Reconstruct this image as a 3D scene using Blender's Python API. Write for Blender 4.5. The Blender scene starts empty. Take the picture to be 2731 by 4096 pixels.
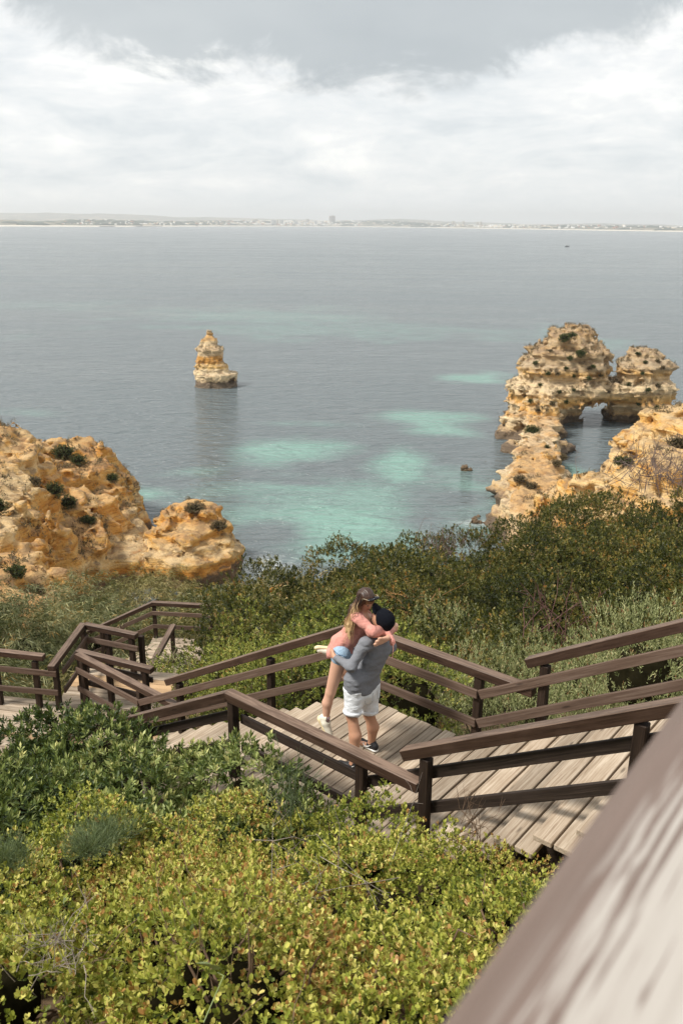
import bpy, math, random
import numpy as np
from mathutils import Matrix, Vector, Euler

SC = bpy.context.scene
COL = SC.collection
rng = np.random.default_rng(7)
random.seed(7)

# ------------------------------------------------------------------ camera
CF, PIT, ROLL, CH = 3441.0, 0.3237, 0.0094, 5.571     # focal length in px of a 4096 px high frame
SEA = -25.0
cam_d = bpy.data.cameras.new("camera")
cam = bpy.data.objects.new("camera", cam_d)
COL.objects.link(cam)
cam.matrix_world = Matrix.Translation((0, 0, CH)) @ (Matrix.Rotation(math.pi / 2 - PIT, 4, 'X') @ Matrix.Rotation(ROLL, 4, 'Z'))
cam_d.sensor_fit = 'VERTICAL'
cam_d.sensor_height = 36.0
cam_d.sensor_width = 24.0
cam_d.lens = CF / 4096 * 36.0
cam_d.clip_start = 0.05
cam_d.clip_end = 60000
cam_d.dof.use_dof = True
cam_d.dof.focus_distance = 9.6
cam_d.dof.aperture_fstop = 6.0
SC.camera = cam

SC.view_settings.view_transform = 'Standard'
SC.view_settings.look = 'None'
SC.view_settings.exposure = 0.44
SC.view_settings.gamma = 1.0
SC.view_settings.use_curve_mapping = False
SC.cycles.use_denoising = True
SC.cycles.max_bounces = 8
SC.cycles.transparent_max_bounces = 8
SC.cycles.volume_bounces = 2

SUN_EL, SUN_AZ = math.radians(54), math.radians(200)   # azimuth of the light's origin, measured from +X counter-clockwise
sun_d = bpy.data.lights.new("sun", 'SUN')
sun_d.energy = 3.6
sun_d.angle = math.radians(12)
sun_d.color = (1.0, 0.955, 0.88)
sun = bpy.data.objects.new("sun", sun_d)
COL.objects.link(sun)
sdir = Vector((math.cos(SUN_EL) * math.cos(SUN_AZ), math.cos(SUN_EL) * math.sin(SUN_AZ), math.sin(SUN_EL)))
sun.rotation_euler = sdir.to_track_quat('Z', 'Y').to_euler()
sun.location = (-10, -5, 30)

world = bpy.data.worlds.new("World")
SC.world = world
world.use_nodes = True


def clear(nt):
    for n in list(nt.nodes):
        nt.nodes.remove(n)


class NB:
    """tiny node builder"""
    def __init__(s, nt):
        s.nt = nt

    def n(s, typ, **kw):
        nd = s.nt.nodes.new(typ)
        ins = kw.pop('ins', {})
        for k, v in kw.items():
            setattr(nd, k, v)
        for k, v in ins.items():
            if hasattr(v, 'is_linked') or isinstance(v, bpy.types.NodeSocket):
                s.nt.links.new(v, nd.inputs[k])
            else:
                nd.inputs[k].default_value = v
        return nd

    def math(s, op, a, b=0.0, c=None, clamp=False):
        nd = s.nt.nodes.new('ShaderNodeMath')
        nd.operation = op
        nd.use_clamp = clamp
        for i, v in enumerate([a, b] + ([c] if c is not None else [])):
            if isinstance(v, bpy.types.NodeSocket):
                s.nt.links.new(v, nd.inputs[i])
            else:
                nd.inputs[i].default_value = v
        return nd.outputs[0]

    def noise(s, vec, scale, detail=4.0, rough=0.55, dist=0.0):
        nd = s.n('ShaderNodeTexNoise', ins={'Scale': scale, 'Detail': detail, 'Roughness': rough, 'Distortion': dist})
        if vec is not None:
            s.nt.links.new(vec, nd.inputs['Vector'])
        return nd.outputs['Fac']

    def ramp(s, fac, stops, interp='LINEAR'):
        nd = s.nt.nodes.new('ShaderNodeValToRGB')
        nd.color_ramp.interpolation = interp
        el = nd.color_ramp.elements
        while len(el) < len(stops):
            el.new(0.5)
        for e, (p, c) in zip(el, stops):
            e.position = p
            e.color = (c[0], c[1], c[2], 1) if not isinstance(c, (int, float)) else (c, c, c, 1)
        s.nt.links.new(fac, nd.inputs[0])
        return nd.outputs[0]

    def sstep(s, v, lo, hi):
        nd = s.nt.nodes.new('ShaderNodeMapRange')
        nd.interpolation_type = 'SMOOTHSTEP'
        nd.inputs[1].default_value = lo
        nd.inputs[2].default_value = hi
        s.nt.links.new(v, nd.inputs[0])
        return nd.outputs[0]

    def mix(s, fac, a, b, mode='MIX'):
        nd = s.nt.nodes.new('ShaderNodeMix')
        nd.data_type = 'RGBA'
        nd.blend_type = mode
        for i, v in ((0, fac), (6, a), (7, b)):
            if isinstance(v, bpy.types.NodeSocket):
                s.nt.links.new(v, nd.inputs[i])
            elif i == 0:
                nd.inputs[0].default_value = v
            else:
                nd.inputs[i].default_value = (v[0], v[1], v[2], 1)
        return nd.outputs[2]

    def mapping(s, vec, scale=(1, 1, 1), rot=(0, 0, 0), loc=(0, 0, 0)):
        nd = s.n('ShaderNodeMapping', ins={'Scale': scale, 'Rotation': rot, 'Location': loc})
        s.nt.links.new(vec, nd.inputs['Vector'])
        return nd.outputs[0]


# ---- the sky: physical sky behind a full cover of broken cloud
nt = world.node_tree
clear(nt)
B = NB(nt)
sky = B.n('ShaderNodeTexSky', sky_type='NISHITA', sun_disc=False, sun_elevation=SUN_EL, sun_rotation=math.pi / 2 - SUN_AZ)
tc = B.n('ShaderNodeTexCoord')
d = tc.outputs['Generated']
sep = B.n('ShaderNodeSeparateXYZ', ins={'Vector': d})
zc = B.math('MAXIMUM', sep.outputs[2], 0.0)
den = B.math('ADD', zc, 0.10)
px = B.math('DIVIDE', sep.outputs[0], den)
py = B.math('DIVIDE', sep.outputs[1], den)
pv = B.n('ShaderNodeCombineXYZ', ins={'X': px, 'Y': py, 'Z': 0.0}).outputs[0]
dst = B.mapping(d, scale=(1, 1, 3.2), loc=(0.35, 0.0, 0.1))
n_big = B.noise(pv, 0.42, 5, 0.55, 0.3)
n_mid = B.noise(dst, 5.5, 8, 0.62, 0.5)
n_fine = B.noise(dst, 15.0, 7, 0.62, 0.4)
mott = B.math('ADD', B.math('MULTIPLY', n_mid, 0.65), B.math('MULTIPLY', n_fine, 0.35))
bright = B.ramp(mott, [(0.36, (0.62, 0.655, 0.675)), (0.46, (0.73, 0.75, 0.755)), (0.53, (0.80, 0.805, 0.80)), (0.57, (0.86, 0.86, 0.84)), (0.64, (0.97, 0.955, 0.91))])
# a low grey cloud base overhead whose ragged edge hangs into the view
xr = B.math('SUBTRACT', B.math('DIVIDE', sep.outputs[0], sep.outputs[1]), -0.02)
edge = B.math('MULTIPLY', B.math('MULTIPLY', xr, xr), 0.42)
wob = B.math('MULTIPLY', B.math('SUBTRACT', B.noise(B.mapping(d, scale=(1, 1, 1.5), loc=(0.2, 0, 0.3)), 6.2, 8, 0.62, 0.5), 0.5), 0.19)
hgt = B.math('ADD', B.math('SUBTRACT', sep.outputs[2], edge), wob)
mask = B.sstep(hgt, 0.126, 0.156)
grey = B.ramp(B.noise(B.mapping(d, scale=(1, 1, 2.2), loc=(2, 0, 0)), 4.0, 4, 0.5), [(0.3, (0.38, 0.415, 0.435)), (0.7, (0.50, 0.53, 0.54))])
far_over = B.ramp(n_big, [(0.3, (0.42, 0.45, 0.47)), (0.5, (0.60, 0.62, 0.63)), (0.7, (0.86, 0.86, 0.84))])
grey2 = B.mix(B.sstep(sep.outputs[2], 0.25, 0.55), grey, far_over)
cloud = B.mix(mask, bright, grey2)
hz = B.sstep(sep.outputs[2], 0.05, -0.005)
cloud = B.mix(B.math('MULTIPLY', hz, 0.75), cloud, (0.78, 0.805, 0.81))
bg1 = B.n('ShaderNodeBackground', ins={'Color': cloud, 'Strength': 0.93})
bg2 = B.n('ShaderNodeBackground', ins={'Color': sky.outputs[0], 'Strength': 0.1})
ms = B.n('ShaderNodeMixShader', ins={0: 0.94, 1: bg2.outputs[0], 2: bg1.outputs[0]})
out = B.n('ShaderNodeOutputWorld')
nt.links.new(ms.outputs[0], out.inputs['Surface'])

# ------------------------------------------------------------------ helpers: pixel of the photo -> point in the place
_F = np.array([0, math.cos(PIT), -math.sin(PIT)])
_U = np.array([0, math.sin(PIT), math.cos(PIT)])


def ray(u, v):
    cr, sr = math.cos(ROLL), math.sin(ROLL)
    X, Y = u - 1365.5, v - 2048
    x, y = cr * X + sr * Y, -sr * X + cr * Y
    return np.array([x / CF, 0, 0]) + _F - _U * (y / CF)


def at(u, v, D=None, z=None, Y=None):
    r = ray(u, v)
    if D is None:
        D = (z - CH) / r[2] if z is not None else Y / r[1]
    return np.array([0, 0, CH]) + r * D


TH = 2.4628
Hd = np.array([math.cos(TH), math.sin(TH)])
Pd = np.array([Hd[1], -Hd[0]])
N0, N1, AK, AU = 5.363, 7.4436, 5.738, 4.027
M2, M3, G1, G4 = 0.761, 0.402, 0.5656, 0.604


def W(a, n, z=0.0):
    q = a * Hd + n * Pd
    return np.array([q[0], q[1], z])


# ------------------------------------------------------------------ numpy noise
def _hash(ix, iy, iz):
    h = (ix.astype(np.int64) * 374761393 + iy.astype(np.int64) * 668265263 + iz.astype(np.int64) * 2147483647) & 0xffffffff
    h = (h ^ (h >> 13)) * 1274126177 & 0xffffffff
    h = h ^ (h >> 16)
    return (h & 0xffffff) / float(0xffffff)


def vnoise(p):
    f = np.floor(p)
    t = p - f
    t = t * t * (3 - 2 * t)
    i = f.astype(np.int64)
    r = 0
    for dx in (0, 1):
        wx = t[..., 0] if dx else 1 - t[..., 0]
        for dy in (0, 1):
            wy = t[..., 1] if dy else 1 - t[..., 1]
            for dz in (0, 1):
                wz = t[..., 2] if dz else 1 - t[..., 2]
                r = r + wx * wy * wz * _hash(i[..., 0] + dx, i[..., 1] + dy, i[..., 2] + dz)
    return r * 2 - 1


def fbm(p, oct=4, gain=0.5, lac=2.03):
    a, s, q = 1.0, 0.0, np.asarray(p, float)
    tot = 0
    for _ in range(oct):
        s = s + a * vnoise(q)
        tot += a
        q = q * lac + 17.3
        a *= gain
    return s / tot


# ------------------------------------------------------------------ object helpers
def make_mesh(name, verts, faces, mats, midx=None, smooth=False, attrs=None):
    me = bpy.data.meshes.new(name)
    verts = np.asarray(verts, np.float32)
    if isinstance(faces, np.ndarray):
        nf, k = faces.shape
        me.vertices.add(len(verts))
        me.vertices.foreach_set('co', verts.ravel())
        me.loops.add(nf * k)
        me.loops.foreach_set('vertex_index', faces.astype(np.int32).ravel())
        me.polygons.add(nf)
        me.polygons.foreach_set('loop_start', np.arange(0, nf * k, k, dtype=np.int32))
        me.update(calc_edges=True)
    else:
        me.from_pydata([tuple(map(float, v)) for v in verts], [], [tuple(int(i) for i in f) for f in faces])
        me.update()
    for m in (mats if isinstance(mats, (list, tuple)) else [mats]):
        me.materials.append(m)
    if midx is not None:
        me.polygons.foreach_set('material_index', np.asarray(midx, np.int32))
    if smooth:
        me.polygons.foreach_set('use_smooth', np.ones(len(me.polygons), bool))
    for k, v in (attrs or {}).items():
        a = me.attributes.new(k, 'FLOAT', 'POINT')
        a.data.foreach_set('value', np.asarray(v, np.float32))
    return me


def link(name, me, parent=None, M=None):
    o = bpy.data.objects.new(name, me)
    COL.objects.link(o)
    if parent is not None:
        o.parent = parent
    if M is not None:
        if parent is not None:
            o.matrix_parent_inverse = Matrix.Identity(4)
            o.matrix_basis = parent_inv(parent) @ M
        else:
            o.matrix_world = M
    return o


_pinv = {}


def parent_inv(p):
    """inverse of the full transform of a thing made by empty()"""
    M = Matrix.Identity(4)
    while p is not None:
        M = p.matrix_basis @ M
        p = p.parent
    return M.inverted()


def tag(o, label=None, cat=None, group=None, kind=None):
    if label: o['label'] = label
    if cat: o['category'] = cat
    if group: o['group'] = group
    if kind: o['kind'] = kind
    return o


def empty(name, loc, label, cat, group=None):
    o = bpy.data.objects.new(name, None)
    COL.objects.link(o)
    o.empty_display_size = 0.2
    o.location = Vector(loc)
    return tag(o, label, cat, group)


def wlink(name, me, parent):
    """link a mesh whose vertices are world coordinates under a thing"""
    o = bpy.data.objects.new(name, me)
    COL.objects.link(o)
    if parent is not None:
        o.parent = parent
        o.matrix_basis = parent_inv(parent)
    return o


# ------------------------------------------------------------------ materials
def new_mat(name):
    m = bpy.data.materials.new(name)
    m.use_nodes = True
    clear(m.node_tree)
    b = NB(m.node_tree)
    bs = b.n('ShaderNodeBsdfPrincipled')
    o = b.n('ShaderNodeOutputMaterial')
    m.node_tree.links.new(bs.outputs[0], o.inputs['Surface'])
    return m, b, bs, o


def set_in(b, bs, **kw):
    for k, v in kw.items():
        k = k.replace('_', ' ')
        if isinstance(v, bpy.types.NodeSocket):
            b.nt.links.new(v, bs.inputs[k])
        elif isinstance(v, (tuple, list)):
            bs.inputs[k].default_value = (*v, 1)
        else:
            bs.inputs[k].default_value = v


def bump(b, bs, h, strength=0.4, dist=0.01):
    nd = b.n('ShaderNodeBump', ins={'Strength': strength, 'Distance': dist, 'Height': h})
    b.nt.links.new(nd.outputs[0], bs.inputs['Normal'])


def wood_mat(name, stops, grain=0.5, rough=0.75, wear=None, tone=(0.7, 1.25), gold=None, bs_strength=0.5, worn_top=None):
    """wood with the grain along the local X axis; every object gets its own tone from its random number"""
    m, b, bs, o = new_mat(name)
    tc = b.n('ShaderNodeTexCoord')
    oi = b.n('ShaderNodeObjectInfo')
    off = b.n('ShaderNodeCombineXYZ', ins={'X': b.math('MULTIPLY', oi.outputs['Random'], 37.0), 'Y': b.math('MULTIPLY', oi.outputs['Random'], 91.0), 'Z': b.math('MULTIPLY', oi.outputs['Random'], 13.0)})
    v = b.n('ShaderNodeVectorMath', operation='ADD')
    b.nt.links.new(tc.outputs['Object'], v.inputs[0])
    b.nt.links.new(off.outputs[0], v.inputs[1])
    v = v.outputs[0]
    warp = b.noise(b.mapping(v, scale=(1.6, 7, 7)), 1.0, 3, 0.5)
    gv = b.n('ShaderNodeVectorMath', operation='ADD')
    cmb = b.n('ShaderNodeCombineXYZ', ins={'X': 0.0, 'Y': b.math('MULTIPLY', warp, 0.035), 'Z': b.math('MULTIPLY', warp, 0.035)})
    b.nt.links.new(v, gv.inputs[0]); b.nt.links.new(cmb.outputs[0], gv.inputs[1])
    g1 = b.noise(b.mapping(gv.outputs[0], scale=(1.5, 55, 55)), 1.0, 4, 0.6)
    g2 = b.noise(b.mapping(gv.outputs[0], scale=(2.5, 170, 170)), 1.0, 3, 0.6)
    g = b.math('ADD', b.math('MULTIPLY', g1, 0.65), b.math('MULTIPLY', g2, 0.35))
    col = b.ramp(g, stops)
    blot = b.noise(b.mapping(v, scale=(1.2, 4, 4)), 2.0, 4, 0.6)
    col = b.mix(b.math('MULTIPLY', b.sstep(blot, 0.45, 0.75), 0.55), col, stops[0][1] if wear is None else wear)
    # knots
    vo = b.n('ShaderNodeTexVoronoi', ins={'Scale': 1.0}, feature='F1')
    b.nt.links.new(b.mapping(v, scale=(2.2, 9, 9)), vo.inputs['Vector'])
    knot = b.math('SUBTRACT', 1.0, b.sstep(vo.outputs['Distance'], 0.05, 0.16), clamp=True)
    col = b.mix(b.math('MULTIPLY', knot, 0.6), col, tuple(c * 0.35 for c in stops[0][1]))
    if gold:
        gf = b.math('GREATER_THAN', b.n('ShaderNodeMath', operation='FRACT', ins={0: b.math('MULTIPLY', oi.outputs['Random'], 7.31)}).outputs[0], 0.86)
        col = b.mix(b.math('MULTIPLY', gf, 0.8), col, b.mix(g, tuple(c * 0.75 for c in gold), gold))
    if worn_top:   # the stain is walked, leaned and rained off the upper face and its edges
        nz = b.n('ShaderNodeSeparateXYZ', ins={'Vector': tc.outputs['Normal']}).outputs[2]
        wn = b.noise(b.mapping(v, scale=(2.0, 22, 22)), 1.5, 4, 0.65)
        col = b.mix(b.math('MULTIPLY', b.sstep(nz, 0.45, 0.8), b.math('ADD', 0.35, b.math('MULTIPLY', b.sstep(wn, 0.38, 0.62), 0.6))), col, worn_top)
    tn = b.n('ShaderNodeMapRange', ins={3: tone[0], 4: tone[1]})
    fr = b.n('ShaderNodeMath', operation='FRACT', ins={0: b.math('MULTIPLY', oi.outputs['Random'], 3.77)})
    b.nt.links.new(fr.outputs[0], tn.inputs[0])
    hs = b.n('ShaderNodeHueSaturation', ins={'Value': tn.outputs[0], 'Color': col})
    set_in(b, bs, Base_Color=hs.outputs[0], Roughness=rough)
    bs.inputs['Specular IOR Level'].default_value = 0.22
    bump(b, bs, b.math('SUBTRACT', g, b.math('MULTIPLY', knot, 0.3)), bs_strength, 0.006)
    return m


M_plank = wood_mat('weathered_plank', [(0.30, (0.13, 0.085, 0.055)), (0.42, (0.31, 0.235, 0.165)), (0.55, (0.45, 0.365, 0.275)), (0.75, (0.56, 0.48, 0.38))],
                   tone=(0.66, 1.12), wear=(0.30, 0.22, 0.15), gold=(0.52, 0.33, 0.17), rough=0.85, bs_strength=0.7)
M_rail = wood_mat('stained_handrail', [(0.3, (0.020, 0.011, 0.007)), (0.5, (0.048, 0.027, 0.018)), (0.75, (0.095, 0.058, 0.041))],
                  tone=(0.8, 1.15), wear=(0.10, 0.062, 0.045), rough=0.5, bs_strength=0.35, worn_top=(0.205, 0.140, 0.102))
M_board = wood_mat('faded_board', [(0.3, (0.045, 0.026, 0.018)), (0.5, (0.11, 0.072, 0.052)), (0.75, (0.20, 0.15, 0.12))],
                   tone=(0.8, 1.2), wear=(0.10, 0.065, 0.05), rough=0.75)
M_dark = wood_mat('dark_board', [(0.3, (0.010, 0.007, 0.005)), (0.5, (0.028, 0.019, 0.014)), (0.75, (0.07, 0.05, 0.038))],
                  tone=(0.8, 1.3), wear=(0.045, 0.032, 0.026), rough=0.65)
M_post = wood_mat('dark_post', [(0.3, (0.008, 0.005, 0.003)), (0.5, (0.024, 0.014, 0.009)), (0.75, (0.065, 0.043, 0.029))],
                  tone=(0.8, 1.3), wear=(0.055, 0.036, 0.026), rough=0.7)


def simple(name, col, rough=0.7, var=0.12, scale=40, bmp=0.0, metal=0.0, sub=0.0, spec=None):
    m, b, bs, o = new_mat(name)
    tc = b.n('ShaderNodeTexCoord')
    n = b.noise(tc.outputs['Object'], scale, 4, 0.6)
    c = b.mix(n, tuple(x * (1 - var) for x in col), tuple(min(1, x * (1 + var)) for x in col))
    set_in(b, bs, Base_Color=c, Roughness=rough, Metallic=metal)
    if spec is not None:
        bs.inputs['Specular IOR Level'].default_value = spec
    if sub:
        bs.inputs['Subsurface Weight'].default_value = sub
        bs.inputs['Subsurface Radius'].default_value = (0.02, 0.008, 0.004)
    if bmp:
        bump(b, bs, n, bmp, 0.01)
    return m


def leaf_mat(name, stops, rough=0.45, trans=0.14, tip=None):
    """leaves: colour from each leaf's own random number"""
    m, b, bs, o = new_mat(name)
    a = b.n('ShaderNodeAttribute', attribute_name='rnd')
    col = b.ramp(a.outputs['Fac'], stops)
    set_in(b, bs, Base_Color=col, Roughness=rough)
    bs.inputs['Specular IOR Level'].default_value = 0.25
    tr = b.n('ShaderNodeBsdfTranslucent', ins={'Color': b.mix(0.35, col, (0.35, 0.40, 0.02))})
    mx = b.n('ShaderNodeMixShader', ins={0: trans, 1: bs.outputs[0], 2: tr.outputs[0]})
    b.nt.links.new(mx.outputs[0], o.inputs['Surface'])
    return m


L_mastic = leaf_mat('mastic_leaf', [(0.0, (0.022, 0.036, 0.008)), (0.28, (0.085, 0.115, 0.020)), (0.52, (0.24, 0.27, 0.040)), (0.78, (0.47, 0.46, 0.095)), (0.93, (0.62, 0.55, 0.18)), (0.975, (0.50, 0.33, 0.11)), (1.0, (0.36, 0.19, 0.06))])
L_dark = leaf_mat('dark_shrub_leaf', [(0.0, (0.012, 0.024, 0.006)), (0.4, (0.045, 0.072, 0.018)), (0.64, (0.15, 0.19, 0.05)), (0.82, (0.36, 0.40, 0.14)), (1.0, (0.50, 0.47, 0.18))])
L_grey = leaf_mat('grey_shrub_leaf', [(0.0, (0.03, 0.042, 0.014)), (0.32, (0.11, 0.13, 0.045)), (0.65, (0.28, 0.30, 0.13)), (0.93, (0.46, 0.45, 0.22)), (1.0, (0.30, 0.13, 0.07))], trans=0.12)
L_back = leaf_mat('evergreen_leaf', [(0.0, (0.007, 0.012, 0.003)), (0.35, (0.028, 0.036, 0.008)), (0.62, (0.082, 0.085, 0.018)), (0.88, (0.23, 0.19, 0.05)), (1.0, (0.28, 0.14, 0.035))])
L_green = leaf_mat('fresh_leaf', [(0.0, (0.02, 0.032, 0.008)), (0.35, (0.085, 0.11, 0.018)), (0.65, (0.25, 0.275, 0.05)), (0.9, (0.43, 0.41, 0.11)), (1.0, (0.38, 0.22, 0.07))])
L_wattle = leaf_mat('wattle_leaf', [(0.0, (0.02, 0.028, 0.010)), (0.32, (0.085, 0.10, 0.04)), (0.62, (0.24, 0.25, 0.12)), (0.85, (0.42, 0.39, 0.20)), (1.0, (0.42, 0.25, 0.07))], trans=0.12)
L_wattle_gold = leaf_mat('dry_wattle_leaf', [(0.0, (0.04, 0.035, 0.012)), (0.32, (0.13, 0.12, 0.04)), (0.62, (0.32, 0.28, 0.11)), (0.85, (0.50, 0.43, 0.20)), (1.0, (0.45, 0.24, 0.06))], trans=0.12)
L_dry = leaf_mat('dry_scrub_leaf', [(0.0, (0.05, 0.035, 0.02)), (0.5, (0.13, 0.09, 0.05)), (0.8, (0.20, 0.15, 0.08)), (1.0, (0.09, 0.10, 0.035))], trans=0.1)
L_cliffgreen = leaf_mat('cliff_bush_leaf', [(0.0, (0.012, 0.022, 0.007)), (0.5, (0.04, 0.058, 0.016)), (1.0, (0.11, 0.12, 0.035))], trans=0.1)
M_core = simple('painted_gap_shade', (0.014, 0.012, 0.006), 1.0, 0.5, 30, spec=0.0)  # near-black colour that paints the shade seen through gaps in the leaves
M_stem = simple('shrub_stem', (0.16, 0.10, 0.06), 0.85, 0.4, 25)
M_twig = simple('dry_grey_twig', (0.30, 0.25, 0.21), 0.85, 0.35, 30)
M_bark = simple('brown_branch', (0.09, 0.06, 0.04), 0.85, 0.4, 20)

# ------------------------------------------------------------------ beams and planks
_beam_cache = {}


def beam_mesh(L, w, h, mat, ch=0.006):
    """chamfered box: length along X (from 0), width Y, height Z (top at 0)"""
    key = (round(L, 3), w, h, mat.name, ch)
    if key in _beam_cache:
        return _beam_cache[key]
    V, idx = [], {}
    c = ch
    corners = []
    for sx in (0, 1):
        for sy in (0, 1):
            for sz in (0, 1):
                X = L if sx else 0.0
                Y = (w / 2 if sy else -w / 2)
                Z = (0.0 if sz else -h)
                ox, oy, oz = (-c if sx else c), (-c if sy else c), (-c if sz else c)
                ids = []
                for k, pt_ in enumerate(((X, Y + oy, Z + oz), (X + ox, Y, Z + oz), (X + ox, Y + oy, Z))):
                    ids.append(len(V)); V.append(pt_)
                corners.append(((sx, sy, sz), ids))
    D = dict(corners)
    Fc = []
    for ax in range(3):
        for s in (0, 1):
            o1, o2 = [k for k in range(3) if k != ax]
            quad = []
            for (p, q) in ((0, 0), (1, 0), (1, 1), (0, 1)):
                key3 = [0, 0, 0]; key3[ax] = s; key3[o1] = p; key3[o2] = q
                quad.append(D[tuple(key3)][ax])
            flip = (s == 1) ^ (ax == 1)
            Fc.append(quad if flip else quad[::-1])
    # edge chamfers
    for ax in range(3):
        o1, o2 = [k for k in range(3) if k != ax]
        for p in (0, 1):
            for q in (0, 1):
                k0 = [0, 0, 0]; k1 = [0, 0, 0]
                k0[ax] = 0; k1[ax] = 1
                k0[o1] = k1[o1] = p; k0[o2] = k1[o2] = q
                a, b = D[tuple(k0)], D[tuple(k1)]
                Fc.append([a[o1], b[o1], b[o2], a[o2]])
    for k, ids in corners:
        Fc.append(list(ids))
    me = make_mesh('beam', V, Fc, mat)
    # consistent outward normals
    import bmesh
    bm = bmesh.new(); bm.from_mesh(me)
    bmesh.ops.recalc_face_normals(bm, faces=bm.faces)
    bm.to_mesh(me); bm.free()
    _beam_cache[key] = me
    return me


def beam(name, parent, A, Bp, w, h, mat, label=None, roll=0.0, ch=0.006):
    """a beam whose TOP centre line runs from A to B"""
    A = Vector(A); Bp = Vector(Bp)
    X = (Bp - A); L = X.length; X.normalize()
    Z = Vector((0, 0, 1))
    if abs(X.z) > 0.95:
        Z = Vector((Hd[0], Hd[1], 0)) if True else Z
    Y = Z.cross(X).normalized()
    Z = X.cross(Y).normalized()
    M = Matrix((X, Y, Z)).transposed().to_4x4()
    M.translation = A
    if roll:
        M = M @ Matrix.Rotation(roll, 4, 'X')
    me = beam_mesh(L, w, h, mat, ch)
    o = bpy.data.objects.new(name, me)
    COL.objects.link(o)
    o.parent = parent
    o.matrix_basis = parent_inv(parent) @ M
    if label: o['label'] = label
    return o


def post(parent, xy, z0, z1, s=0.09, ang=None, mat=None):
    ang = TH if ang is None else ang
    me = beam_mesh(z1 - z0, s, s, mat or M_post, 0.007)
    M = Matrix.Translation((xy[0], xy[1], z0)) @ Matrix.Rotation(ang, 4, 'Z') @ Matrix.Rotation(-math.pi / 2, 4, 'Y') @ Matrix.Translation((0, 0, s / 2))
    o = bpy.data.objects.new('post', me)
    COL.objects.link(o)
    o.parent = parent
    o.matrix_basis = parent_inv(parent) @ M
    return o


def plank(parent, c0, c1, width, z, th=0.045, jit=0.006, end=0.03):
    """deck board from c0 to c1 (centre line in plan), top at z"""
    a = np.array(c0[:2], float); b_ = np.array(c1[:2], float)
    dd = (b_ - a) / np.linalg.norm(b_ - a)
    a = a - dd * rng.uniform(0, end); b_ = b_ + dd * rng.uniform(0, end)
    L = round(float(np.linalg.norm(b_ - a)) / 0.02) * 0.02
    zz = z + rng.uniform(-jit, jit) * 0.5
    me = beam_mesh(L, round(width, 3), th, M_plank, 0.005)
    ang = math.atan2(dd[1], dd[0]) + rng.normal(0, 0.0012)
    M = Matrix.Translation((a[0], a[1], zz)) @ Matrix.Rotation(ang, 4, 'Z') @ Matrix.Rotation(rng.normal(0, 0.004), 4, 'X')
    o = bpy.data.objects.new('plank', me)
    COL.objects.link(o)
    o.parent = parent
    o.matrix_basis = parent_inv(parent) @ M
    return o


# ------------------------------------------------------------------ the walkway
DN0, DN1 = 5.21, 7.50      # plank ends across the walkway
# landing where the couple stands
t = empty('wooden_landing', W(4.9, 6.3, -0.05), 'wide plank landing under the embracing couple', 'boardwalk')
npl = 12
pw = (AK + 0.06 - (AU - 0.16)) / npl
for i in range(npl):
    a = AU - 0.16 + pw * (i + 0.5)
    plank(t, W(a, DN0), W(a, DN1), pw - 0.012, 0.0)
for n in (5.45, 6.35, 7.3):
    beam('joist', t, W(AU - 0.1, n, -0.05), W(AK + 0.02, n, -0.05), 0.07, 0.16, M_dark)
# flight going up to the right
t = empty('wooden_stairs', W(2.6, 6.3, 0.5), 'plank steps climbing to the right beside the white weathered rail', 'stairs')
run_u, rise_u = 0.322, 0.1945
for i in range(1, 11):
    a0 = AU - 0.16 - run_u * (i - 1)
    z = rise_u * i
    ex = 0.05 * math.sin(i * 2.3) + 0.02 * i
    for k in range(2):
        wdt = (run_u + 0.012) / 2 - 0.013
        ac = a0 - (k + 0.5) * (run_u + 0.0) / 2
        if k == 0: ac += 0.012
        plank(t, W(ac, DN0 - 0.02), W(ac, DN1 + ex - 0.12 * k * ((i % 3) == 0)), wdt, z, th=0.05)
for n in (5.42, 7.2):
    beam('stringer', t, W(AU - 0.25, n, 0.08), W(AU - 3.5, n, 0.08 + 3.25 * G4), 0.06, 0.22, M_dark)
# flight going down to the left
t = empty('wooden_stairs', W(8, 6.3, -1.3), 'long plank steps descending to the left behind the dark green bush', 'stairs')
run_d = 0.30
nst = 14
rise_d = 2.44 / (nst + 0.0)
for i in range(1, nst + 1):
    a0 = AK + 0.06 + run_d * (i - 1) * (10.09 - AK) / (run_d * nst)
    rr = (10.09 - AK) / nst
    z = -rise_d * i
    for k in range(2):
        plank(t, W(a0 + (k + 0.5) * rr / 2, DN0), W(a0 + (k + 0.5) * rr / 2, DN1 - 0.03 + 0.05 * math.sin(i * 1.7)), rr / 2 - 0.006 + (0.012 if k else 0), z, th=0.05)
for n in (5.42, 7.3):
    beam('stringer', t, W(AK + 0.1, n, -0.22), W(10.0, n, -0.22 - 4.26 * G1), 0.06, 0.2, M_dark)

ZB = -2.44
# lower landing at the left, boards running across the view
cB = at(310, 2620, z=ZB + 1)
t = empty('wooden_landing', (-6.2, 11.8, ZB - 0.05), 'lower plank landing at the left edge behind the bushes', 'boardwalk')
ub = np.array([-0.985, 0.172]); vb = np.array([0.172, 0.985])
o0 = np.array([-4.35, 13.16])
for i in range(17):
    c = o0 - vb * (0.145 * (i + 0.5))
    xe = 0.35 + i * 0.10
    plank(t, c - ub * min(xe, 1.6), c + ub * (4.3 + 0.07 * math.sin(i * 3)), 0.134, ZB, end=0.05)
# strip of deck going away from it
t = empty('wooden_deck', (-4.0, 13.8, ZB - 0.05), 'narrow plank deck between the far zigzag rails', 'boardwalk')
for i in range(9):
    y = 13.22 + 0.15 * i
    plank(t, (-4.93 + 0.01 * i, y + 0.06), (-3.05, y - 0.19), 0.138, ZB - 0.006)
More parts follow.
